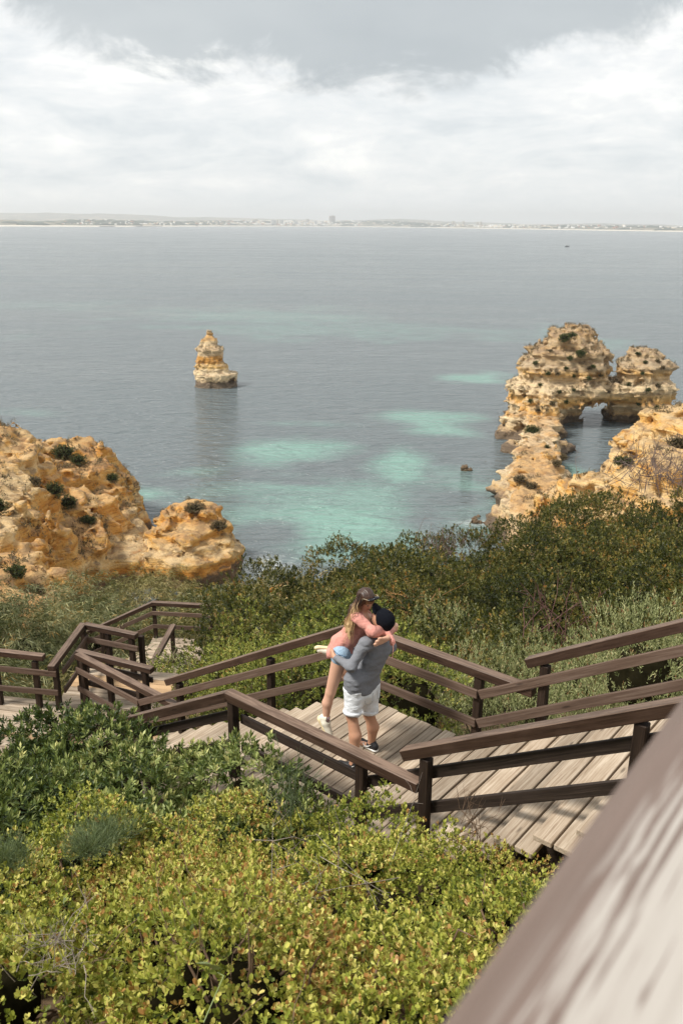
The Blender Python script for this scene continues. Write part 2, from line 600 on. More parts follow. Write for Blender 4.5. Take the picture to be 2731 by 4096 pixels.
# far lower deck
ZC = -4.4
t = empty('wooden_deck', (-4.0, 18.7, ZC - 0.05), 'farthest plank deck beside the dry wattle bushes', 'boardwalk')
for i in range(15):
    y = 17.55 + 0.145 * i
    plank(t, (-4.72, y + 0.03), (-3.35 + (0.0 if i < 12 else -0.3), y - 0.1), 0.134, ZC)
for i in range(5):
    y = 17.15 + 0.145 * i
    plank(t, (-3.45, y - 0.1), (-2.7, y - 0.16), 0.134, ZC - 0.17)
beam('joist', t, (-4.68, 17.5, ZC - 0.05), (-3.3, 17.42, ZC - 0.05), 0.05, 0.18, M_dark)
t = empty('wooden_stairs', (-5.3, 18.5, ZC - 0.5), 'short steps dropping left from the farthest deck', 'stairs')
for i in range(1, 7):
    for k in range(2):
        x = -4.72 - 0.30 * (i - 1) - 0.15 * (k + 0.5)
        plank(t, (x - 0.03, 17.3), (x + 0.05, 19.45), 0.142, ZC - 0.17 * i)

# ------------------------------------------------------------------ railings
HR_W, HR_H = 0.12, 0.10
BW, BH = 0.035, 0.105


def railing(name, label, segs, group='wooden railings of the walkway'):
    """segs: list of dicts describing one straight run"""
    s0 = segs[0]
    t = empty(name, s0['base'], label, 'railing', group)
    for s in segs:
        for (A, Bp) in s.get('hand', []):
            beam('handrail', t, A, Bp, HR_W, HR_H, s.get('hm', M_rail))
        for (A, Bp) in s.get('boards', []):
            beam('rail_board', t, A, Bp, BW, BH, s.get('bm', M_board))
        for (xy, z0, z1) in s.get('posts', []):
            post(t, xy, z0, z1, s.get('ps', 0.09), s.get('ang'))
    return t


zu = lambda a: G4 * (AU - a)
zd = lambda a: -G1 * (a - AK)
nb0 = N0 + 0.0625
nb1 = N1 - 0.0625
# near rail of the landing
e0, e1 = AK + 0.05, 3.30
railing('railing', 'worn handrail crossing in front of the couple\'s feet', [dict(
    base=W(4.8, N0), bm=M_dark,
    hand=[(W(AK + 0.06, N0, 1.0), W(3.42, N0, 1.0))],
    boards=[(W(AK - 0.05, nb0, M2 - 0.025), W(AU - 0.0, nb0, M2 - 0.025)), (W(AK - 0.05, nb0, M3), W(AU - 0.0, nb0, M3))],
    posts=[(W(AK, N0), -0.3, 0.898), (W(AU + 0.035, N0), -0.3, 0.898)])])
# near rail down the stairs
railing('railing', 'near handrail slanting down left from the worn corner, above the dark green bush', [dict(
    base=W(8, N0, zd(8)), bm=M_dark,
    hand=[(W(AK + 0.065, N0, 1.0 - 0.003), W(10.4, N0, 1.0 + zd(10.4)))],
    boards=[(W(AK + 0.05, nb0, M2 + zd(AK)), W(10.2, nb0, M2 + zd(10.2))), (W(AK + 0.05, nb0, M3 + zd(AK)), W(10.2, nb0, M3 + zd(10.2))),
            ],
    posts=[(W(a, N0), zd(a) - 0.3, zd(a) + 0.86) for a in (7.2, 9.1)])])
# near rail up the stairs
railing('railing', 'thick near handrail climbing right, meeting the blurred rail', [dict(
    base=W(3.0, N0, zu(3)), bm=M_dark,
    hand=[(W(3.62, N0, 1.0 + zu(3.62)), W(0.4, N0, 1.0 + zu(0.4)))],
    boards=[(W(AU + 0.07, nb0, M2 - 0.06), W(0.6, nb0, M2 + zu(0.6) - 0.03)), (W(AU + 0.07, nb0 + 0.002, M3 - 0.06), W(0.6, nb0 + 0.002, M3 + zu(0.6) - 0.03))],
    posts=[(W(a, N0), zu(a) - 0.3, zu(a) + 0.86) for a in (3.37, 1.63)])])
# far rail of the landing
railing('railing', 'far handrail of the landing running right from behind the couple', [dict(
    base=W(4.8, N1), bm=M_board,
    hand=[(W(AK + 0.06, N1, 1.0), W(3.40, N1, 1.0))],
    boards=[(W(AK, nb1, M2), W(AU, nb1, M2)), (W(AK, nb1, M3), W(AU, nb1, M3))],
    posts=[(W(AK, N1), -0.3, 0.898), (W(AU + 0.02, N1), -0.3, 0.898)])])
railing('railing', 'far handrail climbing to the right edge above pale grey shrubs', [dict(
    base=W(3.0, N1, zu(3)), bm=M_board,
    hand=[(W(3.52, N1, 1.0 + zu(3.52)), W(0.0, N1, 1.0 + zu(0.0)))],
    boards=[(W(AU, nb1, M2), W(0.2, nb1, M2 + zu(0.2))), (W(AU, nb1, M3), W(0.2, nb1, M3 + zu(0.2)))],
    posts=[(W(a, N1), zu(a) - 0.4, zu(a) + 0.86) for a in (3.30, 1.4)])])
railing('railing', 'far handrail slanting down left behind the couple\'s raised shoe', [dict(
    base=W(8, N1, zd(8)), bm=M_board,
    hand=[(W(AK + 0.065, N1, 1.0 - 0.003), W(9.42, N1, 1.0 + zd(9.42)))],
    boards=[(W(AK, nb1, M2), W(10.09, nb1, M2 + ZB)), (W(AK, nb1, M3), W(10.09, nb1, M3 + ZB))],
    posts=[(W(a, N1), zd(a) - 0.4, zd(a) + 0.86) for a in (7.2, 9.12)])])
# lower landing far rail, and its short return
aC = 11.76
cC = W(aC, N1, ZB)
segs = [dict(base=W(10.9, N1, ZB), bm=M_board,
             hand=[(W(aC + 0.02, N1, ZB + 1.0), W(9.22, N1, ZB + 1.0))],
             boards=[(W(aC, nb1, ZB + M2), W(10.09, nb1, ZB + M2)), (W(aC, nb1, ZB + M3), W(10.09, nb1, ZB + M3))],
             posts=[(W(aC - 0.12, N1), ZB - 0.3, ZB + 0.878), (W(10.12, N1), ZB - 0.9, ZB + 0.878)]),
        ]
railing('railing', 'handrail in the middle of the zigzag slanting down to a low corner', segs)
c1 = cC[:2] + np.array([-0.05, 0.12])
sA = np.array([c1[0] + 0.02, c1[1]]); sB = np.array([-3.16, 12.74])
sd = (sB - sA) / np.linalg.norm(sB - sA); sn = np.array([-sd[1], sd[0]])


def P3(xy, z):
    return (float(xy[0]), float(xy[1]), float(z))


railing('railing', 'dark short handrail ending above the light green bush in the zigzag', [dict(
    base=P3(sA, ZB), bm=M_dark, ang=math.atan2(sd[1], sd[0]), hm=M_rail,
    hand=[(P3(sA - sd * 0.02, ZB + 1.002), P3(sB + sd * 0.05, ZB + 0.985))],
    boards=[(P3(sA + sn * 0.06, ZB + M2), P3(sB + sn * 0.06, ZB + M2)), (P3(sA + sn * 0.06, ZB + M3), P3(sB + sn * 0.06, ZB + M3))],
    posts=[(sA + sd * 0.02, ZB - 0.3, ZB + 0.88), (sA + sd * 0.62, ZB - 0.6, ZB + 0.875), (sB - sd * 0.1, ZB - 0.6, ZB + 0.87)])])
# left stepped rail
uA = np.array([-6.9, 13.3]); uB = np.array([-4.80, 13.02])
ud = (uB - uA) / np.linalg.norm(uB - uA); un = np.array([ud[1], -ud[0]])
railing('railing', 'handrail at the left edge in front of hanging wattle leaves', [dict(
    base=P3(uB, ZB), bm=M_board, ang=math.atan2(ud[1], ud[0]),
    hand=[(P3(uA, ZB + 1.10), P3(uB - ud * 0.22, ZB + 1.03))],
    boards=[(P3(uA + un * 0.06, ZB + M2 + 0.05), P3(uB + un * 0.06, ZB + M2)), (P3(uA + un * 0.06, ZB + M3 + 0.01), P3(uB + un * 0.06, ZB + M3))],
    posts=[(uB - ud * 0.04, ZB - 0.3, ZB + 0.875), (uB - ud * 0.40, ZB - 0.3, ZB + 0.90), (uB - ud * 1.12, ZB - 0.3, ZB + 0.93), (uB - ud * 2.0, ZB - 0.3, ZB + 0.96)])])
tA = np.array([-4.80, 12.62]); tB = np.array([-4.73, 14.36])
td = (tB - tA) / np.linalg.norm(tB - tA); tn = np.array([td[1], -td[0]])
t2B = np.array([-3.66, 13.97])
t2d = (t2B - tB) / np.linalg.norm(t2B - tB); t2n = np.array([t2d[1], -t2d[0]])
railing('railing', 'L-shaped handrail with a raised far corner under drooping wattle', [
    dict(base=P3(tB, ZB), bm=M_board, ang=math.atan2(td[1], td[0]),
         hand=[(P3(tA + (0.0, 0.1), ZB + 0.995), P3(tB, ZB + 1.0))],
         boards=[(P3(tA + td * 0.42 + tn * 0.06, ZB + M2 + 0.003), P3(tB + tn * 0.06, ZB + M2)), (P3(tA + td * 0.42 + tn * 0.06, ZB + M3 + 0.003), P3(tB + tn * 0.06, ZB + M3))],
         posts=[(tB - td * 0.05, ZB - 0.5, ZB + 0.875)]),
    dict(bm=M_board, ang=math.atan2(t2d[1], t2d[0]),
         hand=[(P3(tB + t2d * 0.03, ZB + 0.997), P3(t2B, ZB + 0.98))],
         boards=[(P3(tB + t2n * 0.06, ZB + M2 - 0.003), P3(t2B + t2d * 0.05 + t2n * 0.06, ZB + M2)), (P3(tB + t2n * 0.06, ZB + M3 - 0.003), P3(t2B + t2d * 0.06 + t2n * 0.06, ZB + M3))],
         posts=[(tB + t2d * 0.52, ZB - 0.5, ZB + 0.87), (t2B - t2d * 0.12, ZB - 0.5, ZB + 0.87), (t2B - t2d * 0.02 - t2n * 0.16, ZB - 0.5, ZB + 0.86)])])
# far deck rails
vC = np.array([-4.70, 19.6]); vR = np.array([-3.2, 19.45]); vL = np.array([-6.5, 19.75])
gl = 0.52
railing('railing', 'farthest handrail with an angled corner against the wattle bushes', [
    dict(base=P3(vC, ZC), bm=M_board, ang=0.0,
         hand=[(P3(vC, ZC + 1.0), P3(vR, ZC + 1.0))],
         boards=[(P3(vC - (0, .06), ZC + M2), P3(vR - (0, .06), ZC + M2)), (P3(vC - (0, .06), ZC + M3), P3(vR - (0, .06), ZC + M3))],
         posts=[(vC + (0.05, 0), ZC - 0.4, ZC + 0.88), (vR, ZC - 0.4, ZC + 0.88)]),
    dict(bm=M_board, ang=0.0,
         hand=[(P3(vC + (0.02, 0), ZC + 0.998), P3(vL, ZC + 1.0 - gl * 1.8))],
         boards=[(P3(vC - (0, .06), ZC + M2 - 0.004), P3(vL - (0, .06), ZC + M2 - gl * 1.8)), (P3(vC - (0, .06), ZC + M3 - 0.004), P3(vL - (0, .06), ZC + M3 - gl * 1.8))],
         posts=[(vC + (-1.3, 0), ZC - 1.2, ZC + 0.88 - gl * 1.3)])])
wA = np.array([-4.05, 16.25]); wB = np.array([-3.93, 18.35])
wd = (wB - wA) / np.linalg.norm(wB - wA); wn = np.array([-wd[1], wd[0]])
railing('railing', 'steep-looking handrail slanting across the farthest deck', [dict(
    base=P3(wB, ZC), bm=M_board, ang=math.atan2(wd[1], wd[0]),
    hand=[(P3(wA, ZC + 0.99), P3(wB, ZC + 1.0))],
    boards=[(P3(wA - wn * 0.06, ZC + M3), P3(wB - wn * 0.06, ZC + M3))],
    posts=[(wB - wd * 0.12, ZC - 0.4, ZC + 0.875), (wA + wd * 0.35, ZC - 0.4, ZC + 0.87)])])

# ---- the blurred foreground handrail, its stain flaked off to bare white wood
m, b, bs, o = new_mat('flaking_handrail')
tc = b.n('ShaderNodeTexCoord')
ov = tc.outputs['Object']
st = b.noise(b.mapping(ov, scale=(3.6, 230, 70)), 1.0, 3, 0.55, 0.4)
pat = b.noise(b.mapping(ov, scale=(9.0, 170, 60), loc=(4, 3, 1)), 1.0, 3, 0.55, 0.8)
sepo = b.n('ShaderNodeSeparateXYZ', ins={'Vector': ov})
side = b.sstep(sepo.outputs[1], 0.074, -0.01)
flk = b.math('ADD', b.math('ADD', b.math('MULTIPLY', st, 0.5), b.math('MULTIPLY', pat, 0.5)), b.math('MULTIPLY', b.math('SUBTRACT', side, 0.40), 0.20))
fl = b.sstep(flk, 0.445, 0.51)
fl = b.math('MULTIPLY', fl, b.math('SUBTRACT', 1.0, b.sstep(sepo.outputs[1], 0.040, 0.062)))
bare = b.mix(b.noise(b.mapping(ov, scale=(3, 90, 90)), 1.0, 3, 0.6), (0.27, 0.235, 0.205), (0.47, 0.44, 0.40))
stain = b.mix(b.noise(b.mapping(ov, scale=(4, 40, 40)), 1.0, 4, 0.6), (0.10, 0.068, 0.053), (0.21, 0.155, 0.13))
set_in(b, bs, Base_Color=b.mix(fl, stain, bare), Roughness=0.6)
bump(b, bs, st, 0.3, 0.003)
M_flake = m
# its left edge in plan, from two sighted points at one height
ZR = CH - 0.30
fa = at(1620, 4096, z=ZR)[:2]
fb_ = at(2731, 2675, z=ZR)[:2]
fd = (fb_ - fa) / np.linalg.norm(fb_ - fa)
fn = np.array([fd[1], -fd[0]])
t = empty('railing', P3(fa + fn * 0.07, ZR - 1.0), 'out of focus handrail with white flaking wood at the lower right', 'railing')
beam('handrail', t, P3(fa + fn * 0.082 - fd * 1.0, ZR), P3(fa + fn * 0.082 + fd * 1.7, ZR), 0.15, 0.09, M_flake, ch=0.012)
q = fa + fn * 0.082 + fd * 1.62
post(t, q, ZR - 1.3, ZR - 0.092, 0.09, math.atan2(fd[1], fd[0]))
post(t, fa + fn * 0.082 - fd * 0.7, ZR - 1.3, ZR - 0.092, 0.09, math.atan2(fd[1], fd[0]))

# ------------------------------------------------------------------ implicit surfaces (rocks, bodies, clothes)
def smin(a, b, k):
    if k <= 0:
        return np.minimum(a, b)
    h = np.maximum(k - np.abs(a - b), 0) / k
    return np.minimum(a, b) - h * h * k * 0.25


def facets(P, s, seed):
    """piecewise-planar noise: every cell is a tilted plane, so rock breaks into blocks and faces"""
    q = P / s
    q = q + 0.35 * np.stack([vnoise(q * 1.3 + 7), vnoise(q * 1.3 + 19), vnoise(q * 1.3 + 31)], -1)
    i = np.floor(q).astype(np.int64)
    best = np.full(len(q), 9e9); val = np.zeros(len(q))
    for dx in (-1, 0, 1):
        for dy in (-1, 0, 1):
            for dz in (-1, 0, 1):
                cx, cy, cz = i[:, 0] + dx, i[:, 1] + dy, i[:, 2] + dz
                r1 = _hash(cx + seed, cy, cz); r2 = _hash(cx, cy + seed + 11, cz); r3 = _hash(cx, cy, cz + seed + 23)
                vx, vy, vz = q[:, 0] - cx - r1, q[:, 1] - cy - r2, q[:, 2] - cz - r3
                d2 = vx * vx + vy * vy + vz * vz
                n1_ = _hash(cx + 5, cy + 7, cz + seed) * 2 - 1; n2_ = _hash(cx + 9, cy + seed, cz + 3) * 2 - 1; n3_ = _hash(cx + seed, cy + 2, cz + 4) * 2 - 1
                v_ = (vx * n1_ + vy * n2_ + vz * n3_) * 1.1 + (r1 - 0.5) * 0.7
                k_ = d2 < best
                best = np.where(k_, d2, best); val = np.where(k_, v_, val)
    return val


class Cone:
    """capsule with two radii, optionally flattened along w by factor s"""
    def __init__(s, a, b, ra, rb, w=None, sc=1.0):
        s.a, s.b, s.ra, s.rb = np.array(a, float), np.array(b, float), ra, rb
        s.w = None if w is None else np.array(w, float) / np.linalg.norm(w)
        s.sc = sc

    def box(s):
        r = max(s.ra, s.rb)
        return np.minimum(s.a, s.b) - r, np.maximum(s.a, s.b) + r

    def d(s, P):
        q = P - s.a
        ab = s.b - s.a
        L2 = max(float(ab @ ab), 1e-9)
        t = np.clip((q @ ab) / L2, 0, 1)
        v = q - t[..., None] * ab
        if s.w is not None:
            c = (v @ s.w)[..., None] * s.w
            v = v + c * (s.sc - 1)
        return np.sqrt((v * v).sum(-1)) - (s.ra + (s.rb - s.ra) * t)


class Ell:
    def __init__(s, c, r, R=None):
        s.c, s.r = np.array(c, float), np.array(r, float)
        s.R = np.eye(3) if R is None else np.array(R, float)     # rows are the axes

    def box(s):
        m = s.r.max()
        return s.c - m, s.c + m

    def d(s, P):
        q = (P - s.c) @ s.R.T
        k0 = np.sqrt(((q / s.r) ** 2).sum(-1))
        k1 = np.sqrt(((q / s.r ** 2) ** 2).sum(-1)) + 1e-9
        return k0 * (k0 - 1) / k1


class Colm:
    """upright rock column: ellipse plan, tapering"""
    def __init__(s, c0, r0, z0, c1, r1, z1, rot=0.0, e=2.4):
        s.c0, s.r0, s.z0, s.c1, s.r1, s.z1, s.rot, s.e = map(lambda x: np.array(x, float), (c0, r0, z0, c1, r1, z1, rot, e))

    def box(s):
        R = max(s.r0.max(), s.r1.max())
        lo = np.minimum(s.c0, s.c1) - R
        hi = np.maximum(s.c0, s.c1) + R
        return np.array([lo[0], lo[1], s.z0]), np.array([hi[0], hi[1], s.z1])

    def d(s, P):
        z = P[..., 2]
        t = np.clip((z - s.z0) / (s.z1 - s.z0), 0, 1)[..., None]
        c = s.c0 + (s.c1 - s.c0) * t
        r = s.r0 + (s.r1 - s.r0) * t
        q = P[..., :2] - c
        cs, sn = math.cos(s.rot), math.sin(s.rot)
        x = np.abs(q[..., 0] * cs + q[..., 1] * sn) / r[..., 0]
        y = np.abs(-q[..., 0] * sn + q[..., 1] * cs) / r[..., 1]
        dr = ((x ** s.e + y ** s.e) ** (1 / s.e) - 1) * r.min(-1)
        dz = np.maximum(z - s.z1, s.z0 - z)
        k = 1.2
        return np.where((dr > 0) & (dz > 0), np.hypot(np.maximum(dr, 0), np.maximum(dz, 0)), np.maximum(dr, dz))


def sdf_mesh(prims, res, k=0.0, cut=(), post=None, pad=2.0, lo=None, hi=None):
    """union of primitives -> surface nets mesh; returns verts, quads"""
    bl = np.min([p.box()[0] for p in prims], 0) - pad * res - k
    bh = np.max([p.box()[1] for p in prims], 0) + pad * res + k
    if lo is not None: bl = np.maximum(bl, lo)
    if hi is not None: bh = np.minimum(bh, hi)
    n = np.ceil((bh - bl) / res).astype(int) + 1
    ax = [bl[i] + np.arange(n[i]) * res for i in range(3)]
    Fv = np.full(n, 1e3, np.float64)

    def block(p, mg):
        b0, b1 = p.box()
        i0 = np.maximum(((b0 - mg - bl) / res).astype(int), 0)
        i1 = np.minimum(((b1 + mg - bl) / res).astype(int) + 2, n)
        return i0, i1

    for p in prims:
        mg = max(k * 1.2, 4 * res)
        i0, i1 = block(p, mg)
        if (i1 <= i0).any(): continue
        sl = tuple(slice(a, b_) for a, b_ in zip(i0, i1))
        g = np.stack(np.meshgrid(*[ax[i][i0[i]:i1[i]] for i in range(3)], indexing='ij'), -1)
        Fv[sl] = smin(Fv[sl], p.d(g), k)
    for p in cut:
        i0, i1 = block(p, 4 * res)
        if (i1 <= i0).any(): continue
        sl = tuple(slice(a, b_) for a, b_ in zip(i0, i1))
        g = np.stack(np.meshgrid(*[ax[i][i0[i]:i1[i]] for i in range(3)], indexing='ij'), -1)
        Fv[sl] = -smin(-Fv[sl], p.d(g), k * 0.5)
    if post is not None:
        near = np.abs(Fv) < post[1]
        ii = np.argwhere(near)
        P = bl + ii * res
        Fv[near] = Fv[near] + post[0](P)
    ins = Fv < 0
    ins[0] = ins[-1] = False; ins[:, 0] = ins[:, -1] = False; ins[:, :, 0] = ins[:, :, -1] = False
    # surface nets
    c = np.zeros(np.array(n) - 1, int)
    for dx in (0, 1):
        for dy in (0, 1):
            for dz in (0, 1):
                c += ins[dx:n[0] - 1 + dx, dy:n[1] - 1 + dy, dz:n[2] - 1 + dz]
    act = (c > 0) & (c < 8)
    cells = np.argwhere(act)
    vid = np.full(act.shape, -1, int)
    vid[act] = np.arange(len(cells))
    acc = np.zeros((len(cells), 3)); cnt = np.zeros(len(cells))
    cor = [(x, y, z) for x in (0, 1) for y in (0, 1) for z in (0, 1)]
    vals = {q: Fv[cells[:, 0] + q[0], cells[:, 1] + q[1], cells[:, 2] + q[2]] for q in cor}
    iv = {q: ins[cells[:, 0] + q[0], cells[:, 1] + q[1], cells[:, 2] + q[2]] for q in cor}
    for q in cor:
        for a in range(3):
            if q[a] == 0:
                r = list(q); r[a] = 1; r = tuple(r)
                m_ = iv[q] != iv[r]
                t_ = np.clip(vals[q] / (vals[q] - vals[r] + 1e-12), 0.02, 0.98)
                p_ = np.tile(np.array(q, float), (len(cells), 1)); p_[:, a] = t_
                acc[m_] += p_[m_]; cnt[m_] += 1
    V = bl + (cells + acc / cnt[:, None]) * res
    Fq = []
    for a in range(3):
        b1, b2 = (a + 1) % 3, (a + 2) % 3
        s0 = [slice(None)] * 3; s1 = [slice(None)] * 3
        s0[a] = slice(0, n[a] - 1); s1[a] = slice(1, n[a])
        A0, A1 = ins[tuple(s0)], ins[tuple(s1)]
        ch = np.argwhere(A0 != A1)
        ok = (ch[:, b1] > 0) & (ch[:, b2] > 0) & (ch[:, b1] < n[b1] - 1) & (ch[:, b2] < n[b2] - 1)
        ch = ch[ok]
        if not len(ch): continue
        sgn = A0[ch[:, 0], ch[:, 1], ch[:, 2]]

        def g_(o1, o2):
            q = ch.copy(); q[:, b1] -= o1; q[:, b2] -= o2
            return vid[q[:, 0], q[:, 1], q[:, 2]]
        f = np.stack([g_(1, 1), g_(0, 1), g_(0, 0), g_(1, 0)], 1)
        f[~sgn] = f[~sgn][:, ::-1]
        Fq.append(f)
    return V, np.concatenate(Fq)


def relax(V, Fq, it=1, lam=0.5):
    for _ in range(it):
        s = np.zeros_like(V); c = np.zeros(len(V))
        for i in range(4):
            for j in (1, 3):
                np.add.at(s, Fq[:, i], V[Fq[:, (i + j) % 4]])
                np.add.at(c, Fq[:, i], 1)
        V = V * (1 - lam) + lam * s / np.maximum(c, 1)[:, None]
    return V


# ------------------------------------------------------------------ sea
m, b, bs, o = new_mat('sea_water')
geo = b.n('ShaderNodeNewGeometry')
pos = geo.outputs['Position']
sh = b.n('ShaderNodeAttribute', attribute_name='shoal').outputs['Fac']
fo = b.n('ShaderNodeAttribute', attribute_name='foam').outputs['Fac']
deep = (0.115, 0.138, 0.145)
teal = (0.175, 0.31, 0.262)
rp = b.n('ShaderNodeMapping', ins={'Rotation': (0, 0, math.radians(-14)), 'Scale': (0.30, 1.0, 1.0)})
b.nt.links.new(pos, rp.inputs['Vector'])
w1 = b.noise(rp.outputs[0], 0.75, 4, 0.62, 0.8)
w2 = b.noise(rp.outputs[0], 0.33, 3, 0.6, 0.6)
w3 = b.noise(rp.outputs[0], 3.3, 2, 0.5, 0.4)
rp2 = b.n('ShaderNodeMapping', ins={'Rotation': (0, 0, math.radians(9)), 'Scale': (0.35, 1.0, 1.0)})
b.nt.links.new(pos, rp2.inputs['Vector'])
w4 = b.noise(rp2.outputs[0], 0.75, 3, 0.6, 0.9)
big = b.noise(b.mapping(pos, scale=(0.006, 0.02, 1)), 1.0, 4, 0.6, 1.0)
h = b.math('ADD', b.math('ADD', b.math('MULTIPLY', w1, 0.5), b.math('MULTIPLY', w2, 0.9)), b.math('ADD', b.math('MULTIPLY', w3, 0.10), b.math('MULTIPLY', w4, 0.5)))
pn = b.noise(b.mapping(pos, scale=(0.10, 0.16, 1)), 1.0, 6, 0.65, 1.2)
shp = b.math('MULTIPLY', sh, b.math('ADD', 0.45, b.math('MULTIPLY', b.sstep(b.math('ADD', pn, b.math('MULTIPLY', sh, 0.20)), 0.36, 0.60), 0.70)))
col = b.mix(shp, deep, teal)
col = b.mix(b.math('MULTIPLY', fo, b.sstep(b.noise(b.mapping(pos, scale=(0.7, 1.0, 1)), 1.3, 4, 0.6, 1.0), 0.35, 0.6)), col, (0.62, 0.66, 0.64))
set_in(b, bs, Base_Color=col, Roughness=0.16)
bs.inputs['IOR'].default_value = 1.33
rg = b.n('ShaderNodeMapRange', ins={1: 0.3, 2: 0.7, 3: 0.07, 4: 0.20})
b.nt.links.new(big, rg.inputs[0])
b.nt.links.new(rg.outputs[0], bs.inputs['Roughness'])
bump(b, bs, h, 1.0, 1.5)
M_sea = m


def axis(lo, hi, step, outlo, outhi):
    a = list(np.arange(lo, hi + 1e-6, step))
    s = step
    x = hi
    while x < outhi:
        s *= 1.35; x += s; a.append(x)
    s = step; x = lo
    while x > outlo:
        s *= 1.35; x -= s; a.insert(0, x)
    return np.array(a)


xs = axis(-70, 90, 1.4, -14000, 14000)
ys = axis(60, 300, 1.4, -400, 26000)
gx, gy = np.meshgrid(xs, ys, indexing='ij')
P2 = np.stack([gx, gy, np.zeros_like(gx)], -1)
shoal = np.zeros_like(gx)
wn1 = fbm(P2 * 0.09, 4); wn2 = fbm(P2 * 0.09 + 50, 4)
for (u, v, wu, hv, s) in [(1170, 1815, 210, 50, 0.8), (1720, 1700, 150, 38, 0.8), (1640, 1890, 110, 60, 0.85), (1300, 2080, 360, 95, 0.9), (1480, 2000, 240, 60, 0.65), (1380, 1940, 260, 34, 0.4),
                          (660, 1990, 110, 28, 0.7), (800, 1880, 130, 30, 0.35), (1200, 1960, 240, 30, 0.6), (1900, 1510, 120, 16, 0.8), (1000, 1270, 500, 45, 0.32),
                          (1450, 1330, 500, 28, 0.3), (2300, 1360, 200, 60, 0.3), (2380, 1930, 80, 60, 0.9), (1250, 1700, 200, 14, 0.3), (100, 1650, 170, 16, 0.3), (1930, 1960, 160, 60, 0.5),
                          (1400, 2190, 260, 60, 0.7), (200, 1220, 300, 18, 0.22), (1900, 2050, 120, 80, 0.35)]:
    c = at(u, v, z=SEA); ex = at(u + wu, v, z=SEA); ey = at(u, v - hv, z=SEA)
    rx, ry = abs(ex[0] - c[0]), abs(ey[1] - c[1])
    dx = (gx - c[0] + wn1 * rx * 1.3) / rx
    dy = (gy - c[1] + wn2 * ry * 1.5 + (gx - c[0]) * 0.10) / ry
    dd = np.sqrt(dx * dx + dy * dy)
    shoal = np.maximum(shoal, s * np.clip((1.45 - dd) / 1.0, 0, 1) ** 1.3)
for (u, v, wu, hv) in [(1060, 2130, 130, 50), (1150, 1930, 200, 18), (1850, 1990, 90, 30)]:   # weedy rock under the water
    c = at(u, v, z=SEA); ex = at(u + wu, v, z=SEA); ey = at(u, v - hv, z=SEA)
    dd = np.hypot((gx - c[0] + wn1 * 4) / abs(ex[0] - c[0]), (gy - c[1] + wn2 * 3) / abs(ey[1] - c[1]))
    shoal = shoal * (1 - 0.95 * np.clip((1.3 - dd) / 0.7, 0, 1))
foam = np.zeros_like(gx)
for (u, v, wu, hv, s) in [(1010, 2270, 150, 40, 1.0), (1920, 2085, 60, 14, 0.5)]:
    c = at(u, v, z=SEA); ex = at(u + wu, v, z=SEA); ey = at(u, v - hv, z=SEA)
    dd = np.hypot((gx - c[0] + wn1 * 3) / abs(ex[0] - c[0]), (gy - c[1] + wn2 * 2) / abs(ey[1] - c[1]))
    foam = np.maximum(foam, s * np.clip((1.2 - dd) / 0.7, 0, 1))
nx, ny = gx.shape
ids = np.arange(nx * ny).reshape(nx, ny)
Fq = np.stack([ids[:-1, :-1], ids[1:, :-1], ids[1:, 1:], ids[:-1, 1:]], -1).reshape(-1, 4)
Vs = np.stack([gx, gy, np.full_like(gx, SEA)], -1).reshape(-1, 3)
me = make_mesh('sea', Vs, Fq, M_sea, attrs={'shoal': shoal.ravel(), 'foam': foam.ravel()})
tag(link('sea', me), kind='structure')

